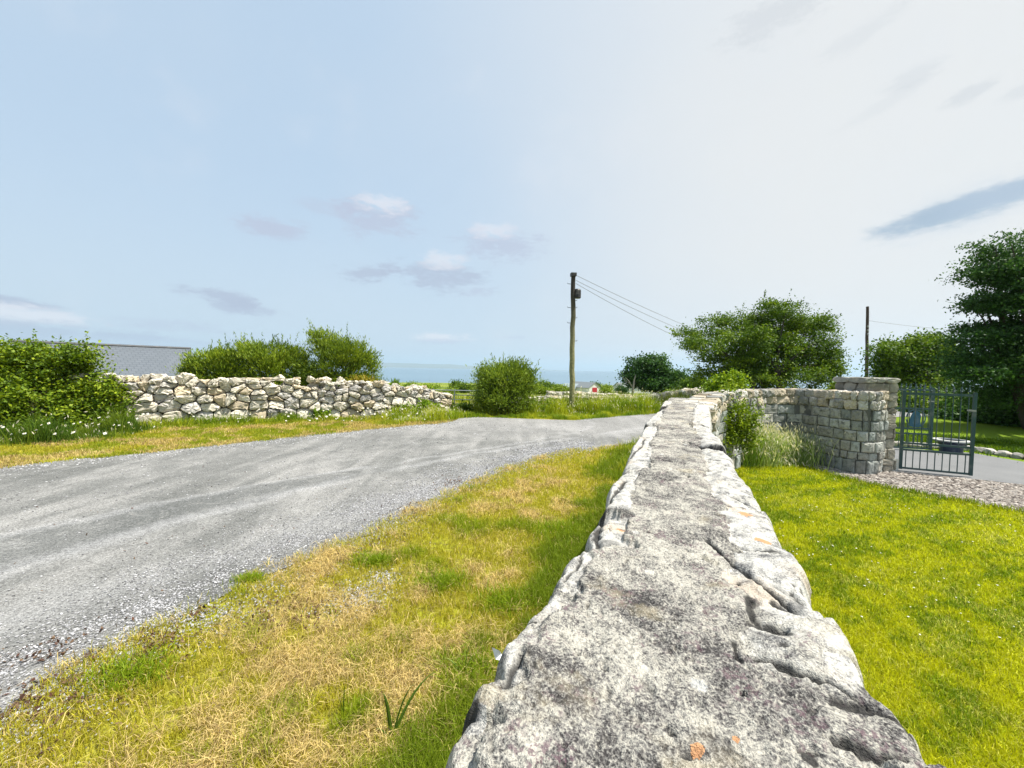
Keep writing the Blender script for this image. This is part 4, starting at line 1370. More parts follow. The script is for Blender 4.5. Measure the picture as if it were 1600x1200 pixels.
plant('field_bush', 'rounded grey-green bush standing alone at the field gate', 'bush', gp(790, 648)[:2],
      pxl([(788, 600, 44, 36), (770, 585, 26, 22), (805, 582, 28, 22), (790, 625, 46, 22), (760, 605, 20, 22), (820, 600, 20, 22)], 16.2, .9), 300, 80, .18, .12, .035, ((0.06, 0.11, 0.012), (0.16, 0.24, 0.02), (0.34, 0.42, 0.05)), seed=61, trunk=.04, stems=7, shoot=.6, updir=.6)
# field hedges and bushes in the distance
far = [(610, 606, 16, 5, 30, MD), (640, 603, 24, 5, 42, MD), (672, 606, 20, 7, 30, BR), (655, 610, 18, 6, 26, BR), (713, 602, 12, 7, 60, DK), (728, 604, 12, 5, 55, DK), (862, 603, 22, 5, 48, DK), (846, 608, 16, 6, 34, MD),
       (880, 607, 18, 5, 40, MD), (947, 606, 7, 3, 110, MD), (884, 612, 12, 4, 60, MD), (947, 612, 7, 3, 60, MD), (972, 608, 8, 6, 60, VD), (930, 602, 8, 3, 170, DK), (700, 610, 14, 5, 35, MD), (850, 600, 10, 3, 120, DK), (1052, 612, 14, 4, 40, MD), (1310, 603, 16, 8, 22, MD)]
for k, (x, y, rx, ry, Yd, cc) in enumerate(far):
    kk = Yd / 30
    lab = {0: 'low green field bush left of the crocosmia leaves'}.get(k, None)
    labs = ['low bush just behind the strap-leaved clump', 'long low bush at the field edge under the headland', 'bright yellow-green bush just above the left end of the field gate', 'bright bush behind the end of the stone wall', 'small dark rounded tree-like bush above the field gate', 'dark bush beside the rounded field bush',
            'dark low hedge between the field bush and the wooden pole', 'green bush touching the right side of the rounded field bush', 'mid green hedge left of the wooden pole', 'tiny far bush just right of the red-doored barn', 'green bush left of the outbuilding', 'little green bush in the gap between barn and cottage', 'black-green shrub leaning on the second white building',
            'tiny dark bush behind the barn roof', 'green bush behind the bars of the field gate', 'tiny dark bush by the shore left of the pole', 'green bush under the very dark round tree', 'green bush between the spreading tree and the pier']
    bz_ = dp(x, y, Yd)
    plant('field_shrub', labs[k], 'bush', (bz_[0], bz_[1]), pxl([(x, y, rx, ry), (x - rx * .3, y + 3, rx * .7, ry), (x + rx * .3, y + 3, rx * .6, ry), (x, y + 6, rx, ry)], Yd, .8), 50, 45, .16 * kk, .1 * kk + .02, .07 * kk, cc, seed=70 + k, group='bushes scattered over the fields', trunk=.03 * kk, stems=2)


# ------------------------------------------------------------------ grasses
def blades(P, z, h, wd, lean, C, r=rng, droop=0.0):
    n = len(P)
    th = r.uniform(0, 2 * math.pi, n); d = np.c_[np.cos(th), np.sin(th), np.zeros(n)]
    ph = r.uniform(0, 2 * math.pi, n); ln = np.c_[np.cos(ph), np.sin(ph), np.zeros(n)] * lean[:, None]
    B = np.c_[P[:, 0], P[:, 1], np.broadcast_to(z, (n,))]
    up = np.array([0, 0, 1.0])
    mid = B + ln * .35 * h[:, None] + up * h[:, None] * .6 * np.sqrt(np.clip(1 - (lean * .5) ** 2, .05, 1))[:, None]
    tip = B + ln * h[:, None] + up * h[:, None] * np.sqrt(np.clip(1 - lean ** 2, 0.02, 1))[:, None] - up * droop * h[:, None]
    w = (wd / 2)[:, None] * d
    V = np.stack([B - w, B + w, mid - w * .8, mid + w * .8, tip], 1).reshape(-1, 3)
    i = np.arange(n)[:, None] * 5
    F = np.concatenate([i + [0, 1, 3], i + [0, 3, 2], i + [2, 3, 4]], 0)
    return V, F, np.repeat(C, 5, axis=0)


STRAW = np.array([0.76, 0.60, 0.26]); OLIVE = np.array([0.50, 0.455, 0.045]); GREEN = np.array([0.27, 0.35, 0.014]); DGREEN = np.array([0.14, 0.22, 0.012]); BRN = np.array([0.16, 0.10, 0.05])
LAWN1 = np.array([0.57, 0.585, 0.014]); LAWN2 = np.array([0.21, 0.31, 0.009]); LAWN3 = np.array([0.68, 0.66, 0.14])


def lerp(a, b, t): return a + (b - a) * t[:, None]


roadmask = lambda P: inpoly(P, ROADP)
wall_poly = [tuple(xy_of(np.array([s]), np.array([t]))[0]) for s, t in [(-1.2, EL[0]), (6.6, edge(LS, 6.6)), (6.6, edge(RS, 6.6)), (-1.2, ER[0])]]
inner = np.vstack([np.c_[xy_of(ss[::40], EL[::40])], np.c_[xy_of(ss[::40], ER[::40])][::-1]])
# --- verge on the road side of the wall
wline_l = xy_of(np.linspace(-2, 14, 40), np.full(40, -0.28))
wline_r = xy_of(np.linspace(-2, 7, 40), np.full(40, 0.28))
VERGE = [tuple(v) for v in np.vstack([np.array(road_r), [gp(992, 697)[:2]], xy_of(np.array([9.5, 6, 3, 1, -2]), np.array([-.3, -.26, -.22, -.25, -.25])), [[-3.5, -1.5]]])]


def verge_fields(P, r):
    """how straw-like, how green the verge is at a place"""
    f1 = fbm(P * 1.3, 4, 301); f2 = fbm(P * 4.2 + 5, 4, 302); f3 = fbm(P * .7 + 9, 3, 303)
    dw = dist_line(P, wline_l); dr = dist_line(P, road_r)
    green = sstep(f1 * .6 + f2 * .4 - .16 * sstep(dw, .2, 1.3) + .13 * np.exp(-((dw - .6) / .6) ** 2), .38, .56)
    straw = sstep(f2 * .6 + f3 * .4 + -.05 + .10 * sstep(-r, -4.0, -2.0) + .05 * np.exp(-(dr / .5) ** 2), .45, .60)
    return green, straw, dw, dr


P, r = polar(560000, 1.45, 13, 1.75, math.radians(-66), math.radians(24))
k = inpoly(P, VERGE); P = P[k]; r = r[k]
green, straw, dw, dr = verge_fields(P, r)
for (px_, py_, rad) in [(600, 1130, .30), (330, 1180, .35), (470, 1130, .3), (640, 1060, .2)]:
    g8 = np.exp(-(np.linalg.norm(P - gp(px_, py_)[:2], axis=1) / rad) ** 2) * sstep(fbm(P * 5 + 4, 3, 333), .3, .6)
    green = green * (1 - .85 * g8); straw = np.maximum(straw, g8)
patch = np.zeros(len(P))
for (px_, py_, rad) in [(560, 935, .30), (500, 960, .28), (600, 905, .22), (420, 965, .3), (330, 965, .22), (690, 850, .15)]:
    q = gp(px_, py_)[:2]; patch = np.maximum(patch, np.exp(-(np.linalg.norm(P - q, axis=1) / rad) ** 2))
edgefade = sstep(dr + .55 * (fbm(P * 3.5, 5, 310, .6) - .48), 0.0, .25)
bare = sstep(fbm(P * 6.5 + 2, 3, 311), .58, .72) * .6
keep = rng.random(len(P)) < np.clip(edgefade * (1 - .8 * patch) * (1 - bare), 0.02, 1)
P, r, green, straw, dw, dr = [a[keep] for a in (P, r, green, straw, dw, dr)]
n = len(P)
isstraw = rng.random(n) < np.clip(straw * (1 - .8 * green) * (.85 - .35 * sstep(-r, -2.6, -4.5) * 0) * (.35 + .65 * sstep(dw, .6, 1.2)), .04, .9)
base = lerp(np.tile(OLIVE, (n, 1)), np.tile(GREEN, (n, 1)), np.clip(green * 1.0 + rng.normal(size=n) * .18, 0, 1))
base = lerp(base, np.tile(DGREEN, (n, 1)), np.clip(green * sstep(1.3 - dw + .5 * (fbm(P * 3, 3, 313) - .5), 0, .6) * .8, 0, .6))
base = np.where(isstraw[:, None], lerp(np.tile(STRAW, (n, 1)), np.tile(BRN, (n, 1)), rng.random(n) ** 3), base)
base *= rng.uniform(.6, 1.35, (n, 1))
h = np.where(isstraw, rng.uniform(.05, .14, n), rng.uniform(.03, .07, n) * (1 + 1.1 * green)) * (1 + .4 * sstep(1.3 - dw, 0, .6))
lean = np.where(isstraw, rng.uniform(.8, .985, n), rng.uniform(.1, .8, n))
wd = .0032 * np.maximum(1, r / 3.2) * rng.uniform(.7, 1.4, n)
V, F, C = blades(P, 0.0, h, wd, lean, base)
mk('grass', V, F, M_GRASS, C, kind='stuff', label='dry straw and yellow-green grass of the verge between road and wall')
# --- lawn
LAWN = [tuple(v) for v in np.vstack([xy_of(np.array([-2, 1, 3, 5, 6.4]), np.array([.25, .25, .25, .24, .25])), [gp(1120, 706)[:2]], [gp(1150, 714)[:2]], np.array(lawn_edge[1:]), [[16, 3.6], [16, -3], [2, -3]]])]
P, r = polar(640000, 1.5, 15, 1.75, math.radians(20), math.radians(64))
k = inpoly(P, LAWN); P = P[k]; r = r[k]; n = len(P)
mp_ = P @ np.array([[.92, -.38], [.38, .92]])
f1 = fbm(mp_ * [1.0, 4.0], 4, 401); f2 = fbm(P * 7, 3, 402); f3 = fbm(P * .9, 3, 403)
f4 = fbm(P * 22, 3, 404)
tg = np.clip(sstep(f1 * .4 + f2 * .35 + f4 * .25, .42, .60) + rng.normal(size=n) * .2, 0, 1)
base = lerp(np.tile(LAWN1, (n, 1)), np.tile(LAWN2, (n, 1)), tg)
dry = rng.random(n) < .05 + .35 * sstep(f3 * .4 + f2 * .6, .52, .66)
base = np.where(dry[:, None], LAWN3[None], base)
de_ = dist_line(P, lawn_edge)
base = lerp(base, np.tile(LAWN2 * .8, (n, 1)), np.clip(np.exp(-(de_ / .14) ** 2) * .8, 0, 1))
base *= rng.uniform(.55, 1.3, (n, 1))
h = rng.uniform(.02, .06, n) * (1 + 1.0 * np.exp(-(de_ / .15) ** 2)) * (1 + .4 * f2)
V, F, C = blades(P, 0.0, h, .0034 * np.maximum(1, r / 3.2) * rng.uniform(.7, 1.4, n), rng.uniform(.1, .9, n), base)
mk('lawn_grass', V, F, M_GRASS, C, kind='stuff', label='mown bright yellow-green lawn inside the wall')
# --- left verge
LV = [tuple(v) for v in np.vstack([np.array(road_l), [gp(716, 656)[:2]], np.array(lw)[::-1] + [0, .2], [[-22, 8], [-14, 2]], [l0 + np.array([-3, -4.0])]])]
P, r = polar(330000, 6, 24, 1.7, math.radians(-66), math.radians(-4))
k = inpoly(P, LV) & ~roadmask(P); P = P[k]; r = r[k]
drl = dist_line(P, road_l); k = rng.random(len(P)) < sstep(drl + .4 * (fbm(P * 3, 4, 515) - .5), 0, .2) * (1 - .5 * sstep(fbm(P * 2.6, 3, 516), .58, .7)); P = P[k]; r = r[k]; n = len(P)
dwl = dist_line(P, lw); drl = dist_line(P, road_l)
f1 = fbm(P * 1.2, 4, 501); f2 = fbm(P * 3.5, 3, 502)
st_ = sstep(f1 * .6 + f2 * .4 + .14 * np.exp(-((drl - .4) / .5) ** 2) - .10 * sstep(1.4 - dwl, 0, 1), .46, .58)
isst = rng.random(n) < st_ * .9
base = lerp(np.tile(OLIVE * .9, (n, 1)), np.tile(GREEN * .85, (n, 1)), np.clip(sstep(fbm(P * 1.7, 4, 520), .36, .6) * .8 + sstep(1.6 - dwl, 0, 1.4) * .5 + rng.normal(size=n) * .25, 0, 1))
base = np.where(isst[:, None], lerp(np.tile(STRAW * .9, (n, 1)), np.tile(BRN, (n, 1)), rng.random(n) ** 3), base) * rng.uniform(.7, 1.3, (n, 1))
h = rng.uniform(.04, .09, n) * (1 + 1.6 * sstep(.8 - dwl, 0, .7) * fbm(P * 1.1, 3, 505))
V, F, C = blades(P, 0.0, h, .0032 * np.maximum(1, r / 3.2) * rng.uniform(.7, 1.4, n), rng.uniform(.1, .85, n), base)
mk('roadside_grass', V, F, M_GRASS, C, kind='stuff', label='patchy grass strip between the road and the field stone wall')


# --- long grass banks
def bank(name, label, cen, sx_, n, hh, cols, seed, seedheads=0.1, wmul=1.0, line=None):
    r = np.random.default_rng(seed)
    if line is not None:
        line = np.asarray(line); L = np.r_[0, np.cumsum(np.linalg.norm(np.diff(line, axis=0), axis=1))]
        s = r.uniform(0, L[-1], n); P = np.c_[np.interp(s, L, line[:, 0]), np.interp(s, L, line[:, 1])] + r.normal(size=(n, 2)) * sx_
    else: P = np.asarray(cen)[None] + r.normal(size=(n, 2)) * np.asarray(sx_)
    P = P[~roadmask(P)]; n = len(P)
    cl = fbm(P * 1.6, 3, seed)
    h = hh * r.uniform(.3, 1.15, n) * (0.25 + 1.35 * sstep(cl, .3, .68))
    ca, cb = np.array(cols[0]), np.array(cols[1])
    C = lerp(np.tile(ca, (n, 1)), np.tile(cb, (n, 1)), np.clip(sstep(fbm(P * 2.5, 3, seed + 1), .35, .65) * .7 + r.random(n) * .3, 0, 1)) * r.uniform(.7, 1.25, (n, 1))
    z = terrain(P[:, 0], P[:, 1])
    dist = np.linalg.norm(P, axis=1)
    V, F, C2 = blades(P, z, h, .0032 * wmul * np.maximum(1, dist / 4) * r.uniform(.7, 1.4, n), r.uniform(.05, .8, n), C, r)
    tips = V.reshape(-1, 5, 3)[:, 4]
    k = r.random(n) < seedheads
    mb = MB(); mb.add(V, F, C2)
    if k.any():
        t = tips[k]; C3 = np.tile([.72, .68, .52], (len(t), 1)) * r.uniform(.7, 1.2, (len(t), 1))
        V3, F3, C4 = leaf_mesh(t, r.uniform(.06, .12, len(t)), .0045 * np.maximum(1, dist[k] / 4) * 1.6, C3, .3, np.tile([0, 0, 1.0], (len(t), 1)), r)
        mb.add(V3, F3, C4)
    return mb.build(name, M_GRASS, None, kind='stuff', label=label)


bank('long_grass', 'weedy bank of long grass at the right end of the field stone wall', None, .33, 9000, .36, ((.25, .36, .012), (.55, .55, .05)), 601, .12, 1.0, [gp(625, 657)[:2], gp(655, 656)[:2], gp(690, 655)[:2], gp(694, 650)[:2]])
bank('long_grass', 'long green grass along the far road edge round the pole', None, .38, 24000, .48, ((.12, .22, .01), (.46, .50, .03)), 602, .08, 1.0, [dp(745, 650, 17.3)[:2], dp(800, 650, 16.6)[:2], dp(850, 650, 16.9)[:2], dp(900, 650, 16.9)[:2], dp(960, 650, 17.4)[:2], dp(1030, 650, 18.6)[:2], dp(1100, 650, 21)[:2]])
bank('long_grass', 'tall grass growing against the tumbled field wall', None, .4, 14000, .6, ((.14, .24, .01), (.44, .48, .03)), 603, .15, 1.0, [dp(835, 650, 17.9)[:2], dp(880, 650, 18)[:2], dp(1000, 650, 18.8)[:2], dp(1090, 650, 21.8)[:2]])
bank('long_grass', 'rough green pasture grass beyond the field walls', None, 3.2, 26000, .3, ((.16, .24, .01), (.42, .44, .03)), 604, .1, 1.3, [dp(620, 600, 22)[:2], dp(760, 600, 24)[:2], dp(900, 600, 27)[:2], dp(1060, 600, 30)[:2]])
bank('long_grass', 'short grass fringe along the far edge of the road junction', None, .16, 16000, .16, ((.14, .25, .01), (.50, .52, .03)), 611, 0, 1.0, [gp(x_, y_ - 3)[:2] for x_, y_ in [(700, 656), (745, 654), (830, 656), (900, 658), (960, 653), (1020, 648), (1060, 644)]])
bank('long_grass', 'rough grass on the road side of the curved wall', None, .45, 22000, .22, ((.12, .22, .01), (.46, .46, .04)), 612, .02, 1.2, [(2.75, 7.0), (3.1, 8.4), (4.2, 9.6), (5.6, 10.6), (6.6, 10.6)])
bank('long_grass', 'grasses at the foot of the field stone wall', None, .2, 9000, .19, ((.14, .25, .01), (.45, .50, .03)), 605, .05, 1.0, np.array(lw[1:7]) + [0, -.35])
bank('pale_grass', 'clump of tall pale seeding grass against the curved wall', gp(1193, 722)[:2], (.42, .2), 9000, .5, ((.20, .34, .04), (.66, .74, .34)), 606, .5, 1.0)
bank('pale_grass', 'darker grass tufts in the corner by the garden shrub', gp(1150, 724)[:2], (.2, .2), 4200, .5, ((.12, .22, .02), (.40, .50, .10)), 607, .3, .9)
bank('garden_grass', 'shaded grass strip beyond the driveway', None, .75, 30000, .09, ((.06, .13, .008), (.17, .26, .01)), 608, 0, 1.2, np.array([gp(a, b)[:2] for a, b in [(1400, 688), (1470, 690), (1540, 698), (1620, 706), (1760, 720)]]) + [0, .3])  # blade greens darkened to paint in the shade beyond the driveway
bank('long_grass', 'weeds round the foot of the bramble thicket', None, .3, 7000, .42, ((.05, .12, .01), (.20, .27, .02)), 609, .03, 1.0, [gp(-40, 690)[:2], gp(60, 690)[:2], gp(160, 682)[:2], gp(200, 672)[:2]])

# darker lush tufts in the verge
for k, (x, y, rad, hh) in enumerate([(878, 838, .26, .16), (205, 1058, .15, .09), (585, 880, .13, .09), (800, 950, .18, .14), (745, 1060, .16, .13), (390, 908, .07, .06), (690, 915, .15, .1)]):
    q = gp(x, y)[:2]; rr = np.random.default_rng(700 + k); n = 900
    P = q + rr.normal(size=(n, 2)) * rad * np.array([.75, .5]); n = len(P)
    C = lerp(np.tile(GREEN * 1.1, (n, 1)), np.tile([.16, .26, .01], (n, 1)), rr.random(n))
    V, F, C = blades(P, 0.0, hh * rr.uniform(.5, 1.3, n), .005 * rr.uniform(.7, 1.4, n) * max(1, np.linalg.norm(q) / 4), rr.uniform(.2, .8, n), C, rr)
    mk('grass_tuft', V - 0, F, M_GRASS, C, loc=(q[0], q[1], 0), label=['dark lush grass tuft close to the wall, farthest up the verge', 'green weedy tuft beside the loose gravel at lower left', 'green tuft in the middle of the verge near the leaf litter', 'tall green tuft beside the wall, halfway along the verge', 'green tuft by the white scrap at the wall foot', 'tiny green tuft at the gravel edge', 'soft green tuft in mid verge right of the bare patch'][k], cat='grass tuft', group='green tufts in the verge')

# leafy weeds that break up the banks
WD = ((.06, .13, .008), (.16, .27, .012), (.30, .40, .02))
for k, (x, yb, Yd, rx, ry, cc, lab) in enumerate([
    (862, 640, 17.0, 18, 12, WD, 'dark leafy weed clump left of the wooden pole'), (915, 640, 17.2, 16, 12, WD, 'dark leafy weed clump just right of the wooden pole'),
    (985, 638, 18.0, 20, 8, WD, 'low weed clump in front of the tumbled field wall, toward the granite wall'), (720, 642, 16.6, 20, 9, DK, 'dark low weeds in front of the field gate'),
    (628, 648, 14.6, 16, 12, WD, 'leafy dock plants at the right end of the field stone wall'), (372, 643, 13.6, 26, 13, DK, 'dark nettle patch growing against the middle of the field stone wall'),
    (668, 640, 15.0, 18, 12, BR, 'bright leafy weeds on the bank left of the field gate'), (400, 648, 13.5, 22, 9, WD, 'leafy weeds right beside the dark nettle patch'), (205, 655, 12.6, 20, 12, WD, 'leafy weeds where the bramble thicket meets the stone wall'),
    (285, 655, 13.0, 14, 6, BR, 'low bright weeds at the wall foot, left of the dark nettle patch'), (500, 650, 13.9, 20, 7, WD, 'low weeds at the wall foot, halfway between nettle patch and dock plants'), (455, 652, 13.7, 14, 6, MD, 'small yellow-green weeds at the wall foot, right of the nettle patch')]):
    q = dp(x, yb, Yd)
    plant('weed_clump', lab, 'weeds', (q[0], q[1], 0.0), [(np.array([q[0], q[1], max(q[2], .12)]), (rx * Yd / 620, .3, ry * Yd / 620), 1)], 60, 60, .08, .085, .05, cc, seed=150 + k, group='leafy weed clumps along the road edges', trunk=.01, stems=3, shoot=.3)

# strap-leaved plants
def strap(name, label, cat, q, leaves, c, seed, z0=0.0, group=None, n=None):
    r = np.random.default_rng(seed); mb = MB()
    for (dx, dy, hh, wd) in leaves:
        tt = np.linspace(0, 1, 9)
        path = np.c_[q[0] + dx * tt ** 1.3, q[1] + dy * tt ** 1.3, z0 + hh * np.sin(tt * 1.45) / math.sin(1.45)]
        d = np.array([dx, dy, 0]); d = d / (np.linalg.norm(d) + 1e-6); s = np.array([-d[1], d[0], 0])
        if abs(s[0]) < .5: s = np.array([1, .2, 0.0])
        ww = wd * np.array([.5, .8, 1, 1, .95, .85, .65, .4, .03]) / 2
        fold = np.cross(s, [0, 0, 1.0]) * wd * .22
        V = np.concatenate([path - s * ww[:, None], path + fold, path + s * ww[:, None]], 0)
        i = np.arange(8)[:, None]
        F = np.concatenate([i + [0, 1, 10, 9], i + [9, 10, 19, 18]], 0)
        mb.add(V, F, np.array(c) * r.uniform(.75, 1.25))
    return mb.build(name, M_LEAF, None, loc=(q[0], q[1], z0), label=label, cat=cat, group=group)


q = gp(612, 1166)[:2]
strap('strap_leaved_plant', 'small plant of four upright dark green strap leaves in the dry verge grass', 'plant', q, [(-.05, .02, .25, .018), (.10, .05, .28, .009), (.19, .10, .30, .016), (-.07, -.01, .1, .012), (.1, .02, .12, .01)], (.07, .13, .012), 3)
q2 = gp(536, 1132)[:2]
strap('grass_sprig', 'single upright green sprig left of the strap-leaved plant', 'plant', q2, [(.005, .01, .2, .010), (-.02, .01, .12, .008)], (.10, .16, .012), 4)
q3 = gp(725, 1062)[:2]
strap('grass_sprig', 'arching pale green blades just left of the white scrap', 'plant', q3, [(-.12, .02, .12, .012), (.03, .02, .2, .010), (.07, .03, .15, .008)], (.17, .25, .04), 5)
rr = np.random.default_rng(9)
qc = dp(615, 610, 15.6)
strap('strap_leaved_clump', 'fresh green sword-leaved clump rising behind the right end of the stone wall', 'plant', qc[:2] , [(rr.normal() * .35, rr.normal() * .1, rr.uniform(.9, 1.45), .06) for _ in range(70)], (.14, .24, .015), 6, 0.0)
# white scrap stuck by the wall
q4 = gp(774, 1030, 1.2)
K = MB(); K.add(np.array([[0, 0, 0], [.012, 0, .05], [-.012, .01, .055], [.02, .015, .012], [.028, .0, -.012], [-.004, 0.02, .02]]) * np.array([.7, .7, .4]) + q4, [[0, 1, 2], [0, 3, 1], [0, 4, 3], [0, 2, 5], [1, 5, 2]], (.75, .8, .85))
K.build('paper_scrap', M_PAINT, None, loc=tuple(q4), label='little white paper scrap caught on the left face of the granite wall', cat='litter')

# daisies along the left wall
r = np.random.default_rng(77); mb = MB()
fl = []
for (x, y, n, sx_, sy_) in [(60, 690, 20, 60, 14), (150, 668, 12, 40, 18), (100, 672, 14, 60, 24), (230, 672, 14, 50, 10), (370, 655, 75, 60, 6), (480, 660, 16, 60, 6), (600, 655, 16, 40, 7), (550, 662, 12, 70, 5)]:
    for _ in range(n):
        g = gp(x + r.normal() * sx_, min(y + abs(r.normal()) * sy_ * .5, 720)); fl.append((g[0], g[1], r.uniform(.15, .5)))
th = np.arange(8) * math.pi / 4
for (x, y, z) in fl:
    n = np.array([r.normal() * .5, -0.7 + r.normal() * .3, 1.0]); n /= np.linalg.norm(n)
    a = np.cross(n, [1, 0, 0]); a /= np.linalg.norm(a); b = np.cross(n, a); R_ = r.uniform(.022, .04)
    c = np.array([x, y, z])
    rim_ = c + R_ * (np.cos(th)[:, None] * a + np.sin(th)[:, None] * b) * (1 - .25 * (np.arange(8) % 2))[:, None]
    mb.add(np.vstack([rim_, c + n * .003]), [[j, (j + 1) % 8, 8] for j in range(8)], (.8, .8, .78))
    mb.add(np.vstack([c + n * .006 + R_ * .3 * (np.cos(th)[:, None] * a + np.sin(th)[:, None] * b), (c + n * .012)[None]]), [[j, (j + 1) % 8, 8] for j in range(8)], (.7, .45, .02))
    mb.tube([(x, y, 0), (x + .01, y, z * .5), c], .003, 3, (.1, .16, .02), cap=False)
mb.build('daisies', M_LEAF, None, kind='stuff', label='white ox-eye daisies scattered along the foot of the field stone wall')

r = np.random.default_rng(99); P, d = polar(900, 2.2, 9, 1.2, math.radians(26), math.radians(62)); P = P[inpoly(P, LAWN)]
P = P[fbm(P * 1.4, 3, 930) > .52][:170]; mb = MB()
for x, y in P:
    c = np.array([x, y, .05]); R_ = r.uniform(.005, .009)
    mb.add(np.vstack([c + R_ * np.c_[np.cos(th), np.sin(th), r.normal(size=8) * .2], (c + [0, 0, .004])[None]]), [[j, (j + 1) % 8, 8] for j in range(8)], (.8, .8, .74))
    mb.tube([(x, y, 0), c], .0015, 3, (.15, .22, .02), cap=False)
mb.build('lawn_daisies', M_LEAF, None, kind='stuff', label='tiny white daisies and clover heads dotted over the lawn')

# ------------------------------------------------------------------ loose stones
def pebbles(name, label, P, size, cols, r, z=0.008, flat=.6):
    n = len(P); v, f = ICO[0]
    rs = r.uniform(.55, 1.5, (n, 1, 3)) * np.array([1, 1, flat]); sz = np.broadcast_to(size, (n,))[:, None, None] / 2
    V = v[None] * rs * sz * (1 + r.normal(size=(n, 12, 1)) * .14)
    a = r.uniform(0, 6.28, n); ca, sa = np.cos(a)[:, None], np.sin(a)[:, None]
    V = np.stack([V[..., 0] * ca - V[..., 1] * sa, V[..., 0] * sa + V[..., 1] * ca, V[..., 2]], -1)
    V = V + np.c_[P, np.full(n, z)][:, None]
    F = (f[None] + np.arange(n)[:, None, None] * 12).reshape(-1, 3)
    C = np.repeat(cols, 12, axis=0)
    return mk(name, V.reshape(-1, 3), F, M_PEB, C, kind='stuff', label=label)


M_PEB = material('loose chippings', lambda t, o: pbsdf(t, o, attr(t).outputs[0], .9, None, 0, 0, 0, .2))
r = np.random.default_rng(88)
P, d = polar(420000, 2.0, 13, 1.7, math.radians(-66), math.radians(12))
dr = dist_line(P, road_r)
on = roadmask(P)
sgn = np.where(on, dr, -dr)
pr = np.where(on, np.exp(-(sgn / .6) ** 2) * .8 + .012, np.exp(-(sgn / .4) ** 2) * .7)
pr = pr * (0.35 + 1.1 * sstep(fbm(P * 2.2, 3, 801), .35, .6))
for (px_, py_, rad) in [(560, 935, .22), (600, 905, .15), (330, 965, .25)]:
    qq = gp(px_, py_)[:2]; pr = np.maximum(pr, .45 * np.exp(-(np.linalg.norm(P - qq, axis=1) / rad) ** 2))
pr = np.where(inpoly(P, VERGE) | on, pr, 0)
k = r.random(len(P)) < pr; P = P[k]; d = d[k]; n = len(P)
g = r.choice([.46, .36, .27, .18, .10], n, p=[.12, .3, .3, .18, .10])[:, None] * np.array([1, 1, 1.03]) * r.uniform(.8, 1.15, (n, 1))
pebbles('gravel', 'loose pale road chippings along the near road edge', P, r.uniform(.006, .015, n) * np.maximum(1, d / 5), g, r, .016)
P, d = polar(90000, 6, 22, 1.7, math.radians(-62), math.radians(-5))
dr = dist_line(P, road_l); on = roadmask(P)
k = r.random(len(P)) < np.where(on, np.exp(-(dr / .4) ** 2) * .5 + .002, np.exp(-(dr / .2) ** 2) * .35) ; P = P[k]; d = d[k]; n = len(P)
g = r.choice([.45, .35, .26, .18], n)[:, None] * np.array([1, 1, 1.02])
pebbles('gravel', 'loose chippings along the far road edge', P, r.uniform(.008, .02, n) * np.maximum(1, d / 6), g, r, .016)
# pebble strip by the curved wall
PB = np.array(PEB)
P = np.c_[r.uniform(4.5, 14, 60000), r.uniform(3.4, 9.5, 60000)]
k = inpoly(P, PEB); P = P[k][:19000]; n = len(P)
ch = r.random(n); base = np.where(ch[:, None] < .5, np.array([.36, .32, .28]), np.where(ch[:, None] < .75, np.array([.46, .42, .38]), np.array([.20, .17, .15]))) * r.uniform(.6, 1.1, (n, 1))
pebbles('cobbles', 'bed of pinkish pebbles between lawn and driveway', P, r.uniform(.025, .065, n), base * .85, r, .012, .55)
# dead leaves
P, d = polar(130000, 2.0, 9, 1.7, math.radians(-64), math.radians(10))
pr = np.zeros(len(P))
for (px_, py_, rad, k_) in [(60, 1080, .35, .8), (130, 1050, .22, .8), (230, 1012, .22, .7), (330, 960, .14, .5), (450, 960, .32, .35), (600, 850, .2, .35), (650, 800, .3, .4), (720, 755, .4, .4), (540, 870, .2, .3), (20, 1110, .3, .6), (590, 955, .05, .8), (540, 1000, .06, .5), (420, 1015, .06, .6), (640, 1030, .05, .5)]:
    qq = gp(px_, py_)[:2]; pr = np.maximum(pr, k_ * np.exp(-(np.linalg.norm(P - qq, axis=1) / rad) ** 2))
pr *= sstep(fbm(P * 7, 3, 820), .38, .6)
k = r.random(len(P)) < np.maximum(pr, .0015); P = P[k]; n = len(P)
C = np.where(r.random(n)[:, None] < .5, np.array([.10, .045, .03]), np.array([.16, .10, .06])) * r.uniform(.5, 1.4, (n, 1))
V, F, C = leaf_mesh(np.c_[P, r.uniform(.015, .035, n)], r.uniform(.016, .04, n), r.uniform(.010, .024, n), C, 1.5, None, r)
mk('dead_leaves', V, F, M_LEAF, C, kind='stuff', label='small reddish-brown dead leaves caught at the gravel edge')

# ------------------------------------------------------------------ poles and wires
def pole(label, base, top, r0, r1, cb, ct, fixtures):
    e = empty('utility_pole', base, label, 'pole', 'wooden poles')
    tt = np.linspace(0, 1, 14); rr = np.random.default_rng(int(base[1] * 10))
    path = np.array(base)[None] * (1 - tt)[:, None] + np.array(top)[None] * tt[:, None]
    path[1:-1, :2] += rr.normal(size=(12, 2)) * .01; path[0, 2] -= .2
    cols = np.repeat(lerp(np.tile(cb, (14, 1)), np.tile(ct, (14, 1)), sstep(tt, .35, .9)), 10, axis=0)
    MB().tube(path, np.linspace(r0, r1, 14), 10, cols).build('shaft', M_BARK, e)
    return e


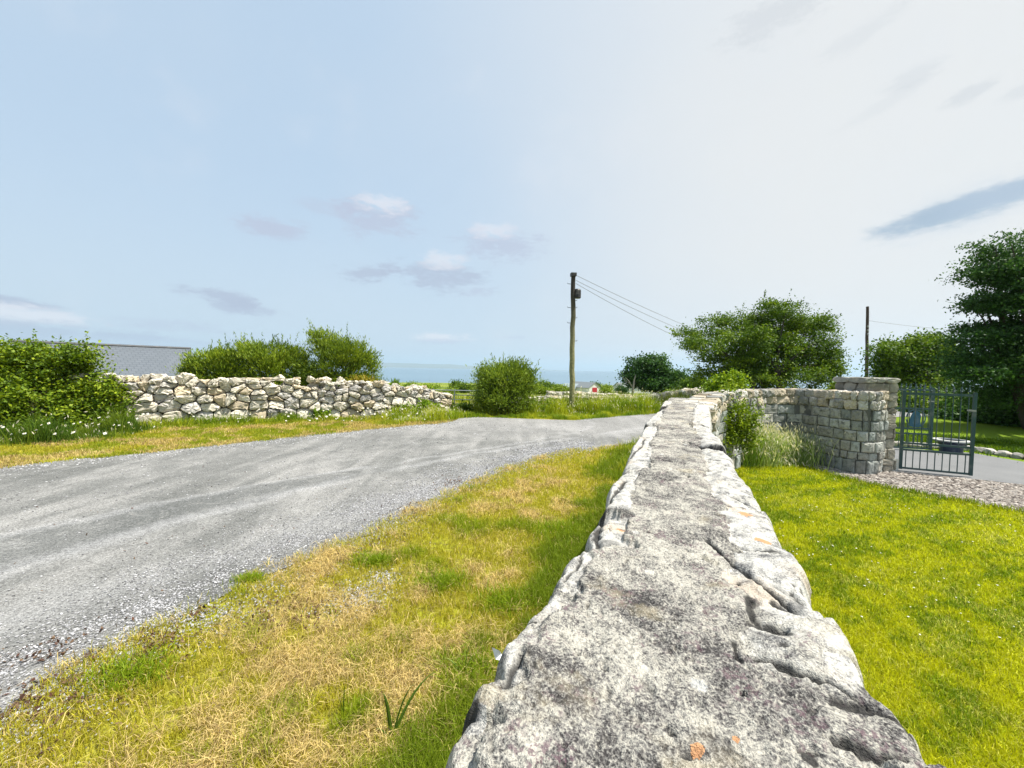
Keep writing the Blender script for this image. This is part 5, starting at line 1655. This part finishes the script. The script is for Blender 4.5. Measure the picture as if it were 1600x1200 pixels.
pb = dp(893, 640, 17.5); pb[2] = 0; pt = dp(896, 427, 17.5)
E = pole('near wooden utility pole with a black box, standing at the far road edge', pb, pt, .125, .095, (.46, .44, .20), (.05, .045, .04), None)
bc = dp(901, 459, 17.5); MB().lathe((bc[0] + .04, bc[1], bc[2] - .2), [(0, 0), (.13, 0), (.15, .03), (.15, .34), (.12, .4), (0, .41)], 12, (.012, .012, .014)).build('black_box', M_METAL, E)
MB().box((bc[0] - .06, bc[1], bc[2]), (.12, .06, .06), 0, (.03, .03, .03)).build('bracket', M_METAL, E)
MB().box((pt[0], pt[1], pt[2] - .06), (.24, .24, .14), .1, (.02, .02, .02)).build('cap', M_METAL, E)
for y, sgn_ in ((444, -1), (481, -1), (481, 1), (497, 1), (505, -1), (533, 1), (470, 1)):
    q = dp(894, y, 17.5); MB().tube([q, q + np.array([sgn_ * .2, -.03, .01]), q + np.array([sgn_ * .21, -.03, .05])], .012, 5, (.05, .05, .05)).build('step_iron', M_METAL, E)
pb2 = dp(1353, 640, 30); pb2[2] = float(terrain(pb2[0], pb2[1])); pt2 = dp(1355.5, 479, 30)
E2 = pole('distant reddish-brown wooden pole rising behind the gate pier', pb2, pt2, .12, .09, (.16, .11, .10), (.13, .08, .075), None)
for y in (512, 518, 524):
    q = dp(1356, y, 29.9); MB().lathe(q, [(0, 0), (.05, .02), (.06, .1), (.03, .16), (0, .18)], 8, (.25, .25, .25)).build('insulator', M_METAL, E2)


def wire(label, a, b, sag, group='overhead wires'):
    tt = np.linspace(0, 1, 30)[:, None]
    P = a * (1 - tt) + b * tt; P[:, 2] -= (sag * 4 * tt * (1 - tt)).ravel()
    MB().tube(P, .011, 5, (.25, .25, .27)).build('overhead_wire', M_METAL, None, loc=tuple(a), label=label, cat='wire', group=group)


fb = dp(1196, 620, 36); fb[2] = float(terrain(fb[0], fb[1])); ft = dp(1196, 560, 36)
pole('wooden pole hidden behind the spreading tree, end of the wires', fb, ft, .12, .1, (.1, .08, .06), (.08, .06, .05), None)
wire('topmost of the three thin wires from the near pole', dp(900, 430, 17.5), ft + [0, 0, .5], .35)
wire('middle of the three thin wires from the near pole', dp(900, 438, 17.5), ft + [0, 0, .15], .45)
wire('lowest and most slack of the thin wires from the near pole', dp(900, 443, 17.5), ft + [0, 0, -.7], .6)
wire('thin wire running right from the distant pole into the trees', dp(1357, 501, 30), dp(1600, 520, 31), .2)
fb = dp(1604, 620, 31); fb[2] = float(terrain(fb[0], fb[1]))
pole('wooden pole hidden in the trees at the right edge', fb, dp(1602, 515, 31), .12, .1, (.1, .08, .06), (.08, .06, .05), None)

# ------------------------------------------------------------------ buildings
# bungalow with slate roof behind the left wall
a = gp(15, 533.5, 2.9); b = gp(297, 545, 2.9)
RZ = 2.9
a = np.array([*gp(15, 533.5, RZ)[:2], RZ]); b = np.array([*gp(297, 545, RZ)[:2], RZ])
t = (b - a)[:2]; Lr = np.linalg.norm(t); t = t / Lr; nrm = np.array([t[1], -t[0]])          # towards the camera
if nrm[1] > 0: nrm = -nrm
ez = 0.95
gz = -1.45
E = empty('bungalow', (a[0], a[1], gz), 'low house with a long grey slate roof showing above the field stone wall', 'house')
mb = MB()
def q3(p, z): return np.array([p[0], p[1], z])
for sg in (1, -1):
    o_ = nrm * sg * 3.9
    A, B = a[:2], b[:2]
    v = [q3(A, RZ), q3(B, RZ), q3(B + o_, ez), q3(A + o_, ez)]
    v2 = [p - np.array([0, 0, .12]) for p in v]
    mb.add(np.array(v + v2), [[0, 1, 2, 3], [4, 5, 6, 7], [0, 1, 5, 4], [1, 2, 6, 5], [2, 3, 7, 6], [3, 0, 4, 7]], (.3, .3, .3))
roof = mb
# slate material needs the roof in its own frame
ro = bpy.data.objects
def roof_obj():
    import itertools
    Rm = Matrix(((t[0], nrm[0], 0, 0), (t[1], nrm[1], 0, 0), (0, 0, 1, 0), (0, 0, 0, 1)))
    V = np.vstack(mb.V) - np.array([a[0], a[1], gz]); Ri = np.array(Rm.to_3x3()); V = V @ Ri
    e2 = mk('roof', V, np.vstack(mb.F4), M_SLATE, None)
    e2.parent = E; e2.matrix_local = Rm
roof_obj()
mb = MB(); mb.tube([q3(a[:2] - t * .05, RZ + .02), q3(b[:2] + t * .05, RZ + .02)], .09, 8, (.07, .075, .085)); mb.build('ridge_tiles', M_PAINT, E)
c = (a + b)[:2] / 2
mb = MB(); mb.box((c[0], c[1], (gz + ez) / 2), (Lr - .5, 6.9, ez - gz + .1), math.atan2(t[1], t[0]), (.6, .58, .52))
for P_ in (a[:2] + t * .3, b[:2] - t * .3):
    v = np.array([q3(P_ + nrm * 3.4, ez), q3(P_ - nrm * 3.4, ez), q3(P_, RZ - .2)]); v = np.vstack([v, v + np.r_[t * .02, 0]])
    mb.add(v, [[0, 1, 2], [3, 5, 4]], (.6, .58, .52))
mb.build('wall', M_PAINT, E)


def barn(name, label, px, yb, Yd, wd, ln, eave, ridge, rz, door=None, wallc=(.75, .74, .72), roofc=(.17, .19, .20)):
    p = dp(px, yb, Yd); z0 = p[2]
    e = empty(name, p, label, 'barn')
    cr, sr = math.cos(rz), math.sin(rz)
    def W(x, y, z): return (p[0] + x * cr - y * sr, p[1] + x * sr + y * cr, z0 + z)
    h = wd / 2
    v = [W(-h, 0, -2), W(h, 0, -2), W(h, 0, eave), W(0, 0, ridge - .12), W(-h, 0, eave), W(-h, ln, -2), W(h, ln, -2), W(h, ln, eave), W(0, ln, ridge - .12), W(-h, ln, eave)]
    V = np.array(v); m = MB(); m.add(V, [[0, 1, 2, 4], [5, 9, 7, 6], [0, 4, 9, 5], [1, 6, 7, 2]], wallc); m.add(V, [[4, 2, 3], [9, 8, 7]], wallc)
    m.build('wall', M_PAINT, e)
    m = MB()
    for s in (-1, 1):
        k = 1.12
        q = np.array([W(0, -.25, ridge), W(s * h * k, -.25, eave - (ridge - eave) * .12), W(s * h * k, ln + .25, eave - (ridge - eave) * .12), W(0, ln + .25, ridge)])
        m.add(np.vstack([q, q - [0, 0, .1]]), [[0, 1, 2, 3], [4, 5, 6, 7], [0, 1, 5, 4], [1, 2, 6, 5], [2, 3, 7, 6]], roofc)
    m.build('roof', M_PAINT, e)
    if door: MB().box(W(door[0], -.04, door[2] / 2), (door[1], .08, door[2]), rz, (.45, .02, .03)).build('door', M_PAINT, e, label='red door')
    return e


barn('barn', 'small white-gabled barn with a red door and grey roof near the sea', 929, 613.5, 150, 5.8, 12, 2.0, 3.9, .55, (.0, 2.4, 1.9))
barn('barn', 'long low whitish outbuilding with a grey roof left of the red-doored barn', 903, 612.5, 156, 4.8, 6, 1.6, 3.3, .9, None, (.55, .62, .63), (.3, .36, .38))
barn('cottage', 'white cottage with a dark grey roof half hidden by the round tree', 964, 612.5, 150, 5.0, 14, 2.1, 3.6, -1.2, None)

# field gate
g0 = gp(688, 645); g1 = gp(744, 645)
a = dp(676, 640, 17.4)[:2]; b = dp(744, 640, 17.2)[:2]
E = empty('field_gate', (a[0], a[1], 0), 'grey galvanised field gate between the stone wall and the rounded bush', 'gate')
MT = (.32, .36, .37); L = np.linalg.norm(b - a); t = (b - a) / L
def GQ(s, z): return np.array([a[0] + t[0] * s, a[1] + t[1] * s, z])
for z in (.12, .3, .48, .68, .88): MB().tube([GQ(0, z), GQ(L, z)], .022, 6, MT).build('rail', M_METAL, E)
for s in (0, L * .5, L - .02): MB().tube([GQ(s, .06), GQ(s, .94)], .026, 6, MT).build('upright', M_METAL, E)
pp = dp(746, 640, 17.15); MB().tube([(pp[0] + .06, pp[1], -.2), (pp[0] + .06, pp[1], 1.0)], .09, 8, (.34, .34, .32)).build('gate_post', M_BARK, E)
# bare weathered stump by the round tree
q = dp(988, 612, 42); z0 = float(terrain(q[0], q[1])); mb = MB(); rr = np.random.default_rng(4)
mb.tube([(q[0], q[1], z0 - .2), (q[0] + .05, q[1], z0 + 1.0), (q[0] + .15, q[1], z0 + 1.9), (q[0] + .3, q[1], z0 + 2.5)], [.16, .12, .07, .03], 7, (.34, .32, .28))
mb.tube([(q[0] + .05, q[1], z0 + 1.0), (q[0] - .4, q[1], z0 + 1.8), (q[0] - .8, q[1], z0 + 2.2)], [.07, .05, .02], 6, (.34, .32, .28))
mb.tube([(q[0] - .3, q[1], z0 + 1.6), (q[0] - .8, q[1], z0 + 1.8), (q[0] - 1.1, q[1], z0 + 2.3)], [.04, .03, .015], 6, (.34, .32, .28))
mb.build('dead_tree', M_BARK, None, loc=(q[0], q[1], z0), label='bare grey dead tree in front of the very dark round tree', cat='dead tree')

# ------------------------------------------------------------------ sea air
HZ = True
if HZ:
    mb = MB(); mb.box((0, 0, (SEA_Z - 3 + 420) / 2), (92000, 92000, 420 - (SEA_Z - 3)), 0)
    def m_haze(t_, out):
        v = t_.n('ShaderNodeVolumePrincipled'); v.inputs['Color'].default_value = (.62, .83, 1, 1); v.inputs['Density'].default_value = 0.00009
        v.inputs['Anisotropy'].default_value = 0.2
        t_.t.links.new(v.outputs[0], out.inputs[1])
    hz_o = mb.build('haze', material('sea haze', m_haze), None, kind='stuff', label='thin blue sea haze over the bay')
